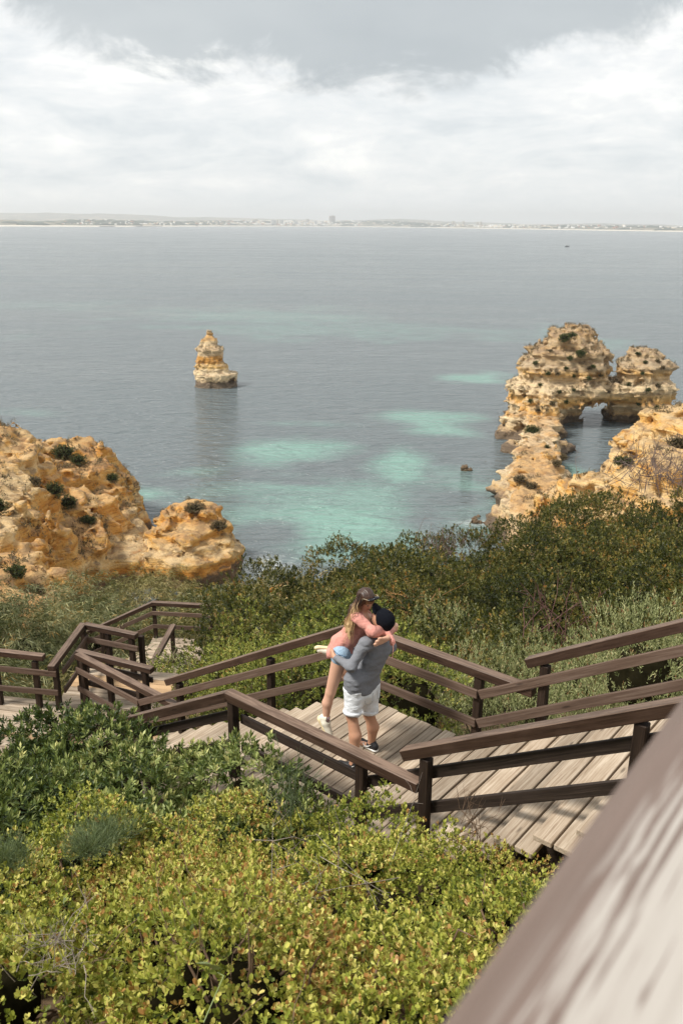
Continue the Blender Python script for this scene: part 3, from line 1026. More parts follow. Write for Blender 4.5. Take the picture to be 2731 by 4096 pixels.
# ------------------------------------------------------------------ rock material
def rock_mat(name, orange=0.5, bands=None):
    m, b, bs, o = new_mat(name)
    geo = b.n('ShaderNodeNewGeometry')
    pos = geo.outputs['Position']
    sp = b.n('ShaderNodeSeparateXYZ', ins={'Vector': pos})
    nz = b.n('ShaderNodeSeparateXYZ', ins={'Vector': geo.outputs['Normal']}).outputs[2]
    n1 = b.noise(pos, 0.35, 5, 0.6, 0.3)
    n2 = b.noise(pos, 1.6, 6, 0.65, 0.2)
    n3 = b.noise(pos, 6.5, 5, 0.65)
    zz = b.math('ADD', sp.outputs[2], b.math('ADD', b.math('MULTIPLY', n1, 3.0), b.math('MULTIPLY', n2, 0.5)))
    st = b.noise(b.n('ShaderNodeCombineXYZ', ins={'X': 0.0, 'Y': 0.0, 'Z': zz}).outputs[0], 0.42, 3, 0.6)
    fine = b.noise(b.mapping(pos, scale=(0.35, 0.35, 3.2)), 1.3, 5, 0.6, 0.4)
    f = b.math('ADD', b.math('MULTIPLY', st, 0.7), b.math('MULTIPLY', fine, 0.3))
    o_ = orange
    col = b.ramp(f, [(0.30, (0.36, 0.13, 0.02)), (0.40 + 0.08 * (o_ - 0.5), (0.58, 0.25, 0.035)), (0.47 + 0.1 * (o_ - 0.5), (0.68, 0.38, 0.10)), (0.56 + 0.1 * (o_ - 0.5), (0.76, 0.55, 0.27)), (0.66, (0.52, 0.23, 0.04)), (0.75, (0.64, 0.42, 0.17))])
    if bands:
        zb = b.math('ADD', sp.outputs[2], b.math('ADD', b.math('MULTIPLY', b.math('SUBTRACT', n1, 0.5), 1.1), b.math('MULTIPLY', b.math('SUBTRACT', n2, 0.5), 0.5)))
        zf = b.math('DIVIDE', b.math('SUBTRACT', zb, SEA), 20.0)
        bc = b.ramp(zf, [(h_ / 20.0, c_) for (h_, c_) in bands])
        col = b.mix(0.84, col, b.mix(b.math('MULTIPLY', b.sstep(fine, 0.35, 0.65), 0.35), bc, col))
    # weathered grey crust on flats, and brown earth
    gcol = b.mix(n3, (0.19, 0.14, 0.09), (0.46, 0.38, 0.28))
    up = b.sstep(b.math('ADD', nz, b.math('MULTIPLY', b.math('SUBTRACT', n2, 0.5), 1.3)), 0.35, 0.80)
    col = b.mix(b.math('MULTIPLY', up, 0.40), col, gcol)
    earth = b.math('MULTIPLY', b.sstep(nz, 0.25, 0.7), b.sstep(b.noise(pos, 0.8, 5, 0.65), 0.46, 0.60))
    col = b.mix(b.math('MULTIPLY', earth, 0.60), col, b.mix(n3, (0.11, 0.065, 0.035), (0.26, 0.17, 0.09)))
    seam = b.sstep(fine, 0.42, 0.34)
    col = b.mix(b.math('MULTIPLY', seam, 0.5), col, (0.22, 0.11, 0.04))
    pit = b.sstep(n3, 0.44, 0.32)
    col = b.mix(b.math('MULTIPLY', pit, 0.6), col, (0.15, 0.075, 0.03))
    # dark wet tidal band
    tz = b.math('ADD', sp.outputs[2], b.math('MULTIPLY', b.math('SUBTRACT', n2, 0.5), 1.6))
    tide = b.sstep(tz, SEA + 1.45, SEA + 1.0)
    col = b.mix(b.math('MULTIPLY', tide, 0.9), col, b.mix(n3, (0.035, 0.025, 0.018), (0.15, 0.105, 0.07)))
    set_in(b, bs, Base_Color=col, Roughness=0.9)
    hh = b.math('ADD', b.math('ADD', b.math('MULTIPLY', n2, 0.6), b.math('MULTIPLY', n3, 0.3)), b.math('MULTIPLY', fine, 0.5))
    hh = b.math('ADD', hh, b.math('MULTIPLY', b.noise(pos, 22.0, 3, 0.6), 0.08))
    bump(b, bs, hh, 0.9, 0.5)
    return m


_cr, _or, _br, _gr = (0.74, 0.60, 0.39), (0.58, 0.27, 0.05), (0.24, 0.15, 0.08), (0.40, 0.31, 0.21)
M_rock = rock_mat('layered_limestone', 0.45)
M_arch = rock_mat('arch_limestone', 0.5, [(1.5, (0.50, 0.36, 0.20)), (3.0, _cr), (3.6, _or), (4.6, (0.64, 0.40, 0.14)), (5.4, _cr), (7.6, _cr), (8.4, (0.58, 0.34, 0.11)), (9.2, _gr), (12.5, (0.36, 0.26, 0.16)), (16.5, _br)])
M_stack = rock_mat('stack_limestone', 0.5, [(1.8, _cr), (3.5, _cr), (3.9, (0.66, 0.42, 0.14)), (4.5, (0.62, 0.38, 0.12)), (4.7, (0.50, 0.21, 0.03)), (5.8, (0.50, 0.22, 0.03)), (6.2, (0.60, 0.48, 0.32)), (8.6, _cr), (9.0, (0.58, 0.30, 0.07)), (10.0, (0.52, 0.27, 0.07)), (10.4, _br), (11.4, (0.58, 0.50, 0.40))])
M_rock_o = rock_mat('orange_limestone', 0.95)


def rock_noise(amp, sc, strata, seed, gull=0.0):
    """returns the noise field added to a rock's distance field: lumps, ledges and gullies"""
    def f(P):
        q = P.copy()
        wob = fbm(P * 0.16 + seed, 3) * 1.3
        lump = fbm(P / sc + seed, 5, 0.58) * amp
        zz = P[:, 2] + wob
        led = (np.tanh(2.6 * vnoise(np.stack([zz * 0 + seed, zz * 0, zz * 1.05], -1))) * 0.6 + np.tanh(2.5 * vnoise(np.stack([zz * 0 + seed, zz * 0 + 5, zz * 2.6], -1))) * 0.4) * strata
        rid_ = (1 - 2.4 * np.abs(fbm(P / sc * np.array([1.7, 1.7, 1.1]) + seed + 7, 4, 0.55))) * amp * 0.42
        lump = lump * 0.6 + rid_ * 0.6 + facets(P, sc * 0.95, int(seed)) * amp * 0.55 + facets(P * np.array([1, 1, 0.8]), sc * 0.42, int(seed) + 3) * amp * 0.26
        # sharp cracks
        cr = np.abs(fbm(P * np.array([0.8, 0.8, 0.22]) + seed * 2, 3))
        crack = np.clip(0.12 - cr, 0, 1) * 3.2 * amp * 0.5
        g = 0
        if gull:
            g = np.abs(fbm(P * np.array([0.42, 0.42, 0.07]) + 9, 3)) * -gull + gull * 0.25
        return -(lump * 1.2 + led) + crack - g
    return f


def rock(name, prims, res, k, nf, band, label, mat, cut=(), group=None):
    V, Fq = sdf_mesh(prims, res, k, cut=cut, post=(nf, band), pad=5, lo=np.array([-1e9, -1e9, SEA - 1.6]))
    me = make_mesh(name, V, Fq, mat, smooth=True)
    c = V.mean(0)
    me2 = me
    base = (c[0], c[1], SEA)
    V2 = V - np.array(base)
    me2.vertices.foreach_set('co', V2.astype(np.float32).ravel())
    o = bpy.data.objects.new(name, me2)
    COL.objects.link(o)
    o.location = base
    tag(o, label, 'rock', group)
    return o, V, Fq


def px(Dd, n):          # n photo pixels at distance D, in metres
    return n * Dd / CF


def xy(u, v, D):
    return at(u, v, D=D)[:2]


def zt(v, D, u=1365):
    return at(u, v, D=D)[2]


# --- sea stack
DS = 167.0
Ds = DS
def sx(u): return at(u, 1540, D=Ds)[0]
ysk = at(850, 1530, D=Ds)[1] + 2.5
zst = lambda v: at(855, v, D=Ds + 2)[2]
tiers = [  # (left u, right u) at bottom, at top, v bottom, v top
    (776, 938, 776, 940, 1580, 1492), (778, 938, 778, 905, 1495, 1476), (775, 908, 779, 903, 1480, 1461),
    (782, 896, 784, 884, 1462, 1438), (781, 886, 789, 886, 1442, 1384), (790, 872, 810, 862, 1385, 1352), (806, 862, 828, 846, 1353, 1334), (831, 845, 833, 843, 1336, 1316)]
pr = []
for (l0, r0, l1, r1, vb_, vt_) in tiers:
    c0 = ((sx(l0) + sx(r0)) / 2, ysk); c1_ = ((sx(l1) + sx(r1)) / 2, ysk)
    w0 = (sx(r0) - sx(l0)) / 2; w1_ = (sx(r1) - sx(l1)) / 2
    z0 = SEA - 3 if vb_ == 1580 else zst(vb_)
    pr.append(Colm(c0, (w0, w0 * 0.8), z0, c1_, (w1_, w1_ * 0.8), zst(vt_), e=2.6))
cutc = [Cone((sx(928), ysk - 6, SEA - 0.5), (sx(926), ysk - 1, SEA + 1.6), 0.9, 0.6)]
stack_o, SV, SF = rock('sea_stack', pr, 0.16, 0.35, rock_noise(0.30, 1.5, 0.16, 3.0), 1.2, 'small pointed sea stack standing alone in the water', M_stack, cut=cutc)

# --- arch rock with its long ridge
pr = []
DA = 137.0
def ax_(u, D=DA): return at(u, 1600, D=D)[0]
def az(v, D=DA): return at(2300, v, D=D)[2]
yA = at(2300, 1600, D=DA)[1] + 4
def tower(l0, r0, vb_, l1, r1, vt_, ry0=5.0, ry1=4.0, dy=0.0, zb=None, e=2.6):
    pr.append(Colm(((ax_(l0) + ax_(r0)) / 2, yA + dy), ((ax_(r0) - ax_(l0)) / 2, ry0), SEA - 3 if zb is None else zb,
                   ((ax_(l1) + ax_(r1)) / 2, yA + dy), ((ax_(r1) - ax_(l1)) / 2, ry1), az(vt_), e=e))
tower(2050, 2400, 0, 2062, 2400, 1560, 6.0, 6.0)
tower(2062, 2440, 0, 2105, 2412, 1480, 5.8, 5.0, zb=az(1590))
tower(2100, 2415, 0, 2140, 2418, 1420, 5.0, 4.6, zb=az(1490))
tower(2140, 2420, 0, 2185, 2392, 1356, 4.6, 3.6, zb=az(1425))
tower(2182, 2385, 0, 2225, 2345, 1322, 3.6, 2.0, zb=az(1370))
tower(2440, 2705, 0, 2435, 2705, 1540, 5.0, 4.6)
tower(2490, 2700, 0, 2510, 2680, 1462, 4.4, 3.6, zb=az(1545))
tower(2512, 2678, 0, 2530, 2640, 1408, 3.4, 2.4, zb=az(1480))
tower(2340, 2500, 0, 2340, 2500, 1556, 4.2, 4.2, zb=az(1640), e=4)
# ridge coming towards the beach
rid = [(1625, 2055, 2265, 131), (1690, 2060, 2255, 126), (1735, 2065, 2250, 120), (1775, 2045, 2258, 114), (1815, 2020, 2278, 108), (1860, 1985, 2290, 102), (1905, 1978, 2300, 97), (1950, 1972, 2312, 93), (1990, 1972, 2325, 89), (2040, 1990, 2330, 86)]
for (v, ul, ur, D) in rid:
    p_ = at((ul + ur) / 2, v, D=D)
    hw = (ur - ul) / 2 / CF * D
    pr.append(Colm(p_[:2], (hw * 0.95, max(hw, 3.5)), SEA - 3, p_[:2] + (hw * 0.05, 0), (hw * 0.58, hw * 0.7), p_[2], e=2.3))
for (u, v, D, r_) in [(2055, 1650, 130, 2.2), (2060, 1760, 122, 1.8), (2240, 1760, 122, 1.6), (2035, 1905, 101, 1.7), (2250, 1920, 103, 1.8), (2020, 2035, 92, 2.0), (2290, 1960, 98, 1.6), (2090, 2080, 89, 2.2), (2200, 2060, 88, 2.4)]:
    p_ = at(u, v, D=D)
    pr.append(Colm(p_[:2], (r_ * 1.1, r_ * 1.1), SEA - 3, p_[:2], (r_ * 0.6, r_ * 0.6), p_[2], e=2.2))
hole = [Colm((ax_(2402), yA), (px(DA, 74), 12), SEA - 4, (ax_(2420), yA), (px(DA, 56), 12), az(1612), e=3.0),
        Ell((ax_(2365), yA - 5.5, SEA - 0.2), (5.0, 5.2, 5.0)), Ell((ax_(2510), yA - 5.0, SEA - 0.2), (4.6, 4.2, 4.3))]
arch_o, AV, AF = rock('rock_arch', pr, 0.30, 1.3, rock_noise(1.0, 2.5, 0.40, 11.0), 2.8, 'big limestone rock arch with two humps and a ridge running to shore', M_arch, cut=hole)

# --- cliff on the right joining the ridge to the land
pr = []
for (u, v, D, r_) in [(2300, 2010, 83, 3.2), (2350, 1965, 82, 3.0), (2420, 1945, 80, 3.2), (2470, 1925, 79, 3.0), (2550, 1860, 79, 3.2), (2600, 1800, 79, 3.4), (2660, 1765, 78, 3.6),
                      (2750, 1720, 77, 4.5), (2870, 1680, 75, 6.0), (2380, 2060, 74, 3.5), (2480, 1990, 70, 4.0), (2620, 1950, 68, 4.5), (2750, 1890, 64, 5.0), (2920, 1820, 62, 7), (2300, 2130, 72, 4), (2200, 2140, 80, 3.2)]:
    p_ = at(u, v, D=D)
    pr.append(Colm(p_[:2], (r_ * 1.35, r_ * 1.35), SEA - 3, p_[:2], (r_ * 0.75, r_ * 0.8), p_[2], rot=rng.uniform(0, 1.5), e=4.0))
cr_o, CV, CFq = rock('sea_cliff', pr, 0.28, 1.4, rock_noise(1.0, 2.2, 0.22, 23.0), 2.6, 'rugged grey and ochre cliff at the right edge above the small cove', M_rock)

# --- left cliffs
pr = []
for (u, v, D, rb, rt) in [(430, 1850, 90, 3.9, 0.8), (370, 1800, 91, 4.8, 1.6), (290, 1795, 91, 5.0, 2.4), (180, 1795, 90, 5.0, 2.6), (80, 1795, 87, 5.0, 2.6), (-20, 1765, 83, 6.0, 3.0), (-150, 1740, 80, 8, 4),
                          (420, 1960, 86, 4.2, 1.6), (320, 1880, 86, 4.5, 2.2), (200, 1870, 84, 4.5, 2.4), (80, 1870, 80, 5, 2.6), (-60, 1840, 76, 6, 3.5),
                          (450, 2080, 83, 4.0, 1.4), (350, 2010, 80, 4.0, 2.2), (220, 1990, 78, 4.0, 2.4), (80, 1980, 73, 4.2, 2.4), (-50, 1960, 70, 5, 3),
                          (400, 2160, 78, 3.8, 1.6), (300, 2100, 75, 3.6, 1.8), (160, 2110, 71, 3.8, 2.0), (20, 2080, 66, 4.0, 2.2), (-100, 2100, 62, 5, 3),
                          (60, 2220, 61, 3.4, 1.8), (-40, 2270, 56, 3.6, 2.2), (140, 2300, 56, 2.6, 1.2), (30, 2370, 50, 3.0, 1.8), (-120, 2300, 50, 5, 3), (150, 2400, 47, 2.5, 1.2), (20, 2450, 44, 3, 1.8)]:
    p_ = at(u, v, D=D)
    pr.append(Colm(p_[:2], (rb, rb), SEA - 3, p_[:2], (rt, rt), p_[2], rot=rng.uniform(0, 1.5), e=4.5))
pr.append(Colm(xy(520, 2150, 84), (3.0, 3.0), SEA - 3, xy(500, 2150, 84), (1.8, 1.8), zt(2125, 84), e=2.2))
pr.append(Colm(xy(545, 2180, 83), (2.2, 2.4), SEA - 3, xy(545, 2180, 83), (1.7, 1.8), zt(2148, 83), e=3))
for (u, v, D, rb, rt) in [(470, 2205, 78, 3.2, 2.2), (560, 2200, 77.5, 2.8, 2.0), (620, 2195, 78, 2.6, 1.8)]:
    p_ = at(u, v, D=D)
    pr.append(Colm(p_[:2], (rb, rb), SEA - 3, p_[:2], (rt, rt), p_[2], e=2.6))
cutl = [Cone(at(345, 2330, D=69.5), at(350, 2300, D=73), 0.9, 0.5), Cone(at(420, 2310, D=71), at(520, 2290, D=73), 1.0, 0.9), Cone(at(540, 2310, D=72), at(640, 2315, D=73), 0.8, 0.8)]
cl_o, LV, LF = rock('sea_cliff', pr, 0.30, 1.0, rock_noise(0.95, 2.8, 0.2, 31.0, gull=0.9), 2.8, 'large orange cliff at the left edge with bushes on its top', M_rock_o, cut=cutl)
pr = []
for (u, v, D, rb, rt) in [(690, 2085, 80.5, 1.8, 1.4), (755, 2045, 80, 2.5, 1.8), (805, 2045, 80, 2.5, 1.3), (850, 2120, 80, 2.0, 1.1), (655, 2160, 79, 1.6, 1.3), (750, 2120, 78, 3.0, 2.2), (825, 2160, 78.5, 2.4, 1.8), (780, 2210, 78, 3.2, 3.0), (690, 2200, 77, 2.4, 1.9), (878, 2200, 79.5, 1.5, 1.0)]:
    p_ = at(u, v, D=D)
    pr.append(Colm(p_[:2], (rb, rb), SEA - 3, p_[:2], (rt, rt), p_[2], rot=rng.uniform(0, 1.5), e=4.0))
cut2 = [Cone(at(780, 2238, D=73.9), at(960, 2225, D=76), 0.50, 0.6)]
c2_o, L2V, L2F = rock('sea_cliff', pr, 0.22, 1.4, rock_noise(0.6, 2.0, 0.2, 41.0, gull=0.3), 2.0, 'rounded orange rock block with a grassy cap beside the beach', M_rock_o, cut=cut2)
# small rocks in the water
for (u, v, r_, lab) in [(1862, 1882, 0.72, 'lone brown rock poking out of the teal water'), (1900, 2092, 0.55, 'brown rock awash just left of the ridge foot'), (1903, 2068, 0.28, 'tiny dark rock just above the awash brown rock')]:
    p_ = at(u, v, z=SEA)
    pr = [Colm(p_[:2], (r_ * 1.1, r_ * 0.8), SEA - 1.2, p_[:2] - (r_ * 0.25, 0), (r_ * 0.45, r_ * 0.4), SEA + r_ * 0.95, e=2.2),
          Colm(p_[:2] + (r_ * 0.8, 0), (r_ * 0.7, r_ * 0.5), SEA - 1.2, p_[:2] + (r_ * 0.7, 0), (r_ * 0.3, r_ * 0.3), SEA + r_ * 0.35, e=2.2)]
    rock('rock', pr, 0.07, 0.15, rock_noise(0.22, 0.6, 0.08, u * 0.1), 0.5, lab, M_rock, group=None)

# ------------------------------------------------------------------ land under the scrub
m, b, bs, o = new_mat('dry_earth')
geo = b.n('ShaderNodeNewGeometry')
n1 = b.noise(geo.outputs['Position'], 1.2, 6, 0.65)
n2 = b.noise(geo.outputs['Position'], 9.0, 5, 0.6)
sand = b.sstep(b.n('ShaderNodeSeparateXYZ', ins={'Vector': geo.outputs['Position']}).outputs[2], SEA + 2.5, SEA + 1.0)
col = b.mix(n2, b.mix(n1, (0.05, 0.035, 0.02), (0.20, 0.12, 0.06)), b.mix(n1, (0.09, 0.07, 0.035), (0.30, 0.19, 0.10)))
col = b.mix(sand, col, (0.55, 0.43, 0.29))
set_in(b, bs, Base_Color=col, Roughness=0.95)
bump(b, bs, b.math('ADD', n1, b.math('MULTIPLY', n2, 0.4)), 0.8, 0.15)
M_earth = m


def canopy_pts(l):
    return np.array([at(u, v, D=D) for (u, v, D) in l])


CAN = {}
CAN['front'] = [(100, 4090, 2.9), (700, 4090, 2.9), (1500, 4090, 2.9), (1900, 4090, 3.0), (50, 3750, 3.75), (700, 3750, 3.75), (1300, 3750, 3.8), (1900, 3750, 3.9), (50, 3500, 4.7), (700, 3480, 4.8), (1300, 3500, 4.9), (1900, 3500, 5.2), (2150, 3480, 5.6),
                (100, 3370, 5.6), (600, 3330, 5.9), (1000, 3370, 6.1), (1300, 3270, 6.9), (1500, 3200, 7.35), (1720, 3190, 7.35), (1950, 3330, 6.4), (2200, 3420, 5.9), (-150, 3800, 3.6), (-200, 3450, 5.2), (2450, 3500, 5.2)]
CAN['left'] = [(-150, 3300, 6.3), (50, 3280, 6.5), (400, 3280, 6.8), (800, 3230, 7.2), (1020, 3110, 7.8), (0, 3080, 7.9), (400, 3020, 8.3), (800, 2955, 8.7), (100, 2985, 9.0), (250, 2890, 9.8), (420, 2800, 10.0), (620, 2835, 9.7), (-200, 3000, 8.0), (-250, 3000, 9.0)]
CAN['mid'] = [(1320, 2640, 12.6), (1000, 2620, 14.0), (820, 2680, 14.6), (620, 2790, 13.6), (1250, 2490, 15.5), (1000, 2500, 17.5), (760, 2560, 17.5), (1600, 2560, 12.8), (1700, 2700, 11.0), (1500, 2640, 12.0), (1950, 2730, 10.6), (2250, 2720, 10.0), (2600, 2590, 9.6),
              (2900, 2500, 9.5), (2731, 2430, 13.0), (2400, 2500, 13.5), (2050, 2520, 14.0), (1700, 2490, 14.5), (2300, 2620, 11.5), (1300, 2800, 11.5), (1100, 2850, 11.2), (560, 2850, 12.6), (750, 2760, 13.6)]
CAN['back'] = [(1150, 2330, 30), (1300, 2260, 31), (1500, 2190, 32), (1700, 2170, 30), (2000, 2120, 30), (2300, 1990, 31), (2600, 1900, 32), (2900, 1820, 32), (1350, 2330, 24), (1600, 2280, 24), (2000, 2240, 23), (2400, 2150, 23), (2731, 2080, 23),
               (1400, 2400, 19), (1700, 2400, 18), (2100, 2370, 18), (2500, 2300, 17.5), (2800, 2250, 17), (1700, 2455, 15.8), (2200, 2440, 15.5), (2700, 2390, 15)]
CAN['wattle'] = [(-150, 2420, 22), (50, 2395, 23), (300, 2385, 24), (420, 2345, 28), (600, 2325, 32), (850, 2315, 34), (1020, 2310, 35), (700, 2400, 26), (1000, 2380, 27), (1250, 2410, 22), (350, 2470, 21), (520, 2440, 23.5), (800, 2470, 21.5), (1050, 2450, 21),
                 (100, 2480, 20.5), (-100, 2560, 18.5), (150, 2570, 18.2), (330, 2560, 19.5), (60, 2660, 17.0), (-200, 2680, 16.5), (200, 2690, 16.3), (830, 2520, 20)]
allpts = np.concatenate([canopy_pts(v) for v in CAN.values()])
# walkway ground controls keep the soil under the boards
walk = [W(a, n, -0.5 + (zd(a) if a > AK else (zu(a) if a < AU else 0))) for a in np.arange(-1, 10.5, 0.8) for n in (5.3, 6.3, 7.4)]
walk += [np.array([x, y, ZB - 0.6]) for x in (-8, -6.5, -5.5, -4.5, -3.6) for y in (11.0, 12.2, 13.2, 14.2)] + [np.array([x, y, ZC - 0.7]) for x in (-5, -4, -3) for y in (17.5, 18.5, 19.5)] + [np.array([-6.2, y, ZC - 1.7]) for y in (17.5, 18.5, 19.5)]
walk = np.array(walk)
low = allpts.copy(); low[:, 2] -= 1.1
nb_c = len(low) - len(CAN['wattle'])
low[nb_c - len(CAN['back']):nb_c, 2] -= 1.7
low[nb_c:, 2] -= 0.9
# beyond the scrub the land drops to the beach
drop = []
for x in np.arange(-60, 80, 8):
    for y, z in ((39, -13.5), (46, -18), (54, -22.3), (61, -25.5), (68, -28), (84, -31), (110, -34)):
        drop.append((x, y, z))
drop = np.array(drop)
back = np.array([(x, y, 3.9 + 0.25 * max(0, -y)) for x in (-8, -3, 0, 4, 9) for y in (-6, -3, 0, 1)])
sidec = np.array([(x, y, 3.9 - 0.36 * y) for x in (16, 24, 34) for y in (0, 5, 10, 16, 22, 28)] + [(x, y, 3.9 - 0.62 * y) for x in (-26, -18, -12) for y in (0, 5, 10, 16, 22, 28, 34)])
ctl = np.concatenate([low, walk, drop, back, sidec])


def ground_z(x, y):
    q = np.stack([x, y], -1)
    out = np.empty(len(q))
    for s in range(0, len(q), 4000):
        dd = ((q[s:s + 4000, None, :] - ctl[None, :, :2]) ** 2).sum(-1) + 0.05
        w = 1 / dd ** 1.7
        out[s:s + 4000] = (w * ctl[:, 2]).sum(1) / w.sum(1)
    return out


xs = axis(-26, 26, 0.8, -160, 160); ys = axis(-4, 60, 0.8, -60, 100)
gx, gy = np.meshgrid(xs, ys, indexing='ij')
gz = ground_z(gx.ravel(), gy.ravel())
_t = np.clip((gy.ravel() - 50) / 22, 0, 1); gz = gz * (1 - _t) + np.minimum(gz, -30) * _t
gz += fbm(np.stack([gx.ravel(), gy.ravel(), gx.ravel() * 0], -1) * 0.5, 4) * 0.18
nx, ny = gx.shape
ids = np.arange(nx * ny).reshape(nx, ny)
Fq = np.stack([ids[:-1, :-1], ids[1:, :-1], ids[1:, 1:], ids[:-1, 1:]], -1).reshape(-1, 4)
me = make_mesh('hillside_ground', np.stack([gx.ravel(), gy.ravel(), gz], -1), Fq, M_earth, smooth=True)
tag(link('hillside_ground', me), kind='structure')

# ------------------------------------------------------------------ leaves
LEAF_T = np.array([0.0, 0.58, 1.0, 0.58])       # along
LEAF_S = np.array([0.0, 1.0, 0.0, -1.0])        # across


def norm(v):
    return v / (np.linalg.norm(v, axis=-1, keepdims=True) + 1e-9)


def shoots(P, A, k, L, Wd, beta=(0.5, 1.2), along=0.3, droop=0.0, rnd=None, fold=0.25, ljit=0.3, wide=0.58, rounded=False):
    """k leaves round every shoot at P with axis A -> verts, tris, rnd"""
    n = len(P)
    A = norm(A)
    ref = np.where(np.abs(A[:, 2:3]) > 0.9, np.array([[1.0, 0, 0]]), np.array([[0, 0, 1.0]]))
    E1 = norm(np.cross(A, ref)); E2 = np.cross(A, E1)
    ph0 = rng.uniform(0, 6.283, (n, 1))
    i = np.arange(k)[None, :]
    ph = ph0 + i * 2.4 + rng.normal(0, 0.25, (n, k))
    t = (i / max(k - 1, 1)) + rng.uniform(-0.1, 0.1, (n, k))
    be = beta[1] + (beta[0] - beta[1]) * t + rng.normal(0, 0.18, (n, k))
    Ls = L * (1 + rng.uniform(-ljit, ljit, (n, k)))
    rad = np.cos(ph)[..., None] * E1[:, None] + np.sin(ph)[..., None] * E2[:, None]
    Dr = norm(A[:, None] * np.cos(be)[..., None] + rad * np.sin(be)[..., None] + np.array([0, 0, -droop]))
    Sd = norm(np.cross(Dr, A[:, None] + 0.35 * rng.normal(size=(n, k, 3))))
    Nn = np.cross(Sd, Dr)
    B0 = P[:, None] + A[:, None] * (along * L * (t - 0.5) * 2)[..., None]
    if rounded:
        tt = np.array([0.0, 0.38, 0.80, 1.0, 0.80, 0.38]); ss = np.array([0.0, 0.80, 0.82, 0.0, -0.82, -0.80])
    else:
        tt = LEAF_T.copy(); tt[1] = tt[3] = wide; ss = LEAF_S
    nv_ = len(tt)
    V = (B0[:, :, None] + Dr[:, :, None] * (tt[None, None, :, None] * Ls[..., None, None])
         + Sd[:, :, None] * (ss[None, None, :, None] * (Wd * 0.5 * Ls / L)[..., None, None])
         + Nn[:, :, None] * (np.abs(ss)[None, None, :, None] * (fold * Wd * 0.5)))
    V[:, :, nv_ // 2, 2] -= droop * L * 0.15
    m_ = n * k
    V = V.reshape(-1, 3)
    b0 = (np.arange(m_) * nv_)[:, None]
    tris = [[0, 1, 2], [0, 2, 3], [0, 3, 4], [0, 4, 5]] if rounded else [[0, 1, 2], [0, 2, 3]]
    T = np.concatenate([b0 + np.array([q_]) for q_ in tris], 1).reshape(-1, 3)
    r = np.clip((rnd[:, None] if rnd is not None else 0.5) + rng.normal(0, 0.10, (n, k)) + 0.16 * (t - 0.5), 0, 1)
    return V, T, np.repeat(r.ravel(), nv_)


def tube(pts, radii, sides=4):
    pts = np.asarray(pts, float)
    V, Fq = [], []
    up = np.array([0.3, 0.2, 1.0])
    for i, p in enumerate(pts):
        dd = pts[min(i + 1, len(pts) - 1)] - pts[max(i - 1, 0)]
        dd = dd / (np.linalg.norm(dd) + 1e-9)
        e1 = np.cross(dd, up if abs(dd @ up) < 1.0 else np.array([1.0, 0, 0])); e1 /= np.linalg.norm(e1) + 1e-9
        e2 = np.cross(dd, e1)
        for s in range(sides):
            a = 6.2832 * s / sides
            V.append(p + radii[i] * (math.cos(a) * e1 + math.sin(a) * e2))
    for i in range(len(pts) - 1):
        for s in range(sides):
            a = i * sides + s; b_ = i * sides + (s + 1) % sides
            Fq.append([a, b_, b_ + sides, a + sides])
    return np.array(V), np.array(Fq)


class Bag:
    def __init__(s): s.V, s.F, s.n = [], [], 0
    def add(s, V, Fq):
        s.V.append(V); s.F.append(np.asarray(Fq) + s.n); s.n += len(V)
    def mesh(s, name, mat, smooth=False, attrs=None):
        return make_mesh(name, np.concatenate(s.V), np.concatenate(s.F), mat, smooth=smooth, attrs=attrs)


def in_walk(P, zlo=-0.12, pad=0.0):
    a = P[:, 0] * Hd[0] + P[:, 1] * Hd[1]
    n = P[:, 0] * Pd[0] + P[:, 1] * Pd[1]
    dz = np.where(a > AK, np.maximum(-G1 * (a - AK) - 0.0, ZB), np.where(a < AU, G4 * (AU - a), 0))
    k = (n > DN0 - 0.02 - pad) & (n < DN1 + 0.02 + pad) & (a < 10.2) & (P[:, 2] > dz + zlo) & (P[:, 2] < dz + 2.3)
    x, y, z = P[:, 0], P[:, 1], P[:, 2]
    k |= (y < 13.25 + pad) & (y > 10.6) & (x < -3.0) & (n < N1 + 0.02 + pad) & (a > 10.1) & (z > ZB + zlo) & (z < ZB + 2)
    k |= (y < 14.42 + pad) & (y > 12.75) & (x < -3.0 + pad) & (x > -4.98 - pad) & (y > 12.72 + (-4.4 - x) * 0.28) & (z > ZB + zlo) & (z < ZB + 2)
    k |= (y < 19.7 + pad) & (y > 17.15) & (x < -3.05) & (x > -4.85 - pad) & (z > ZC + zlo) & (z < ZC + 2)
    k |= (y < 19.7 + pad) & (y > 17.2) & (x < -4.7) & (x > -6.6) & (z > ZC - 0.56 * (-4.7 - x) - 0.25) & (z < ZC + 2)
    return k


ico_dirs = None


def dome(c, r, sc, nu=9, nv=5):
    V, Fq = [], []
    for j in range(nv + 1):
        th = math.pi * (0.0005 + 0.62 * j / nv)
        for i in range(nu):
            ph = 6.2832 * i / nu
            dd = np.array([math.sin(th) * math.cos(ph), math.sin(th) * math.sin(ph), math.cos(th)])
            V.append(c + dd * r * sc)
    for j in range(nv):
        for i in range(nu):
            a = j * nu + i; b_ = j * nu + (i + 1) % nu
            Fq.append([a, a + nu, b_ + nu, b_])
    return np.array(V), np.array(Fq)


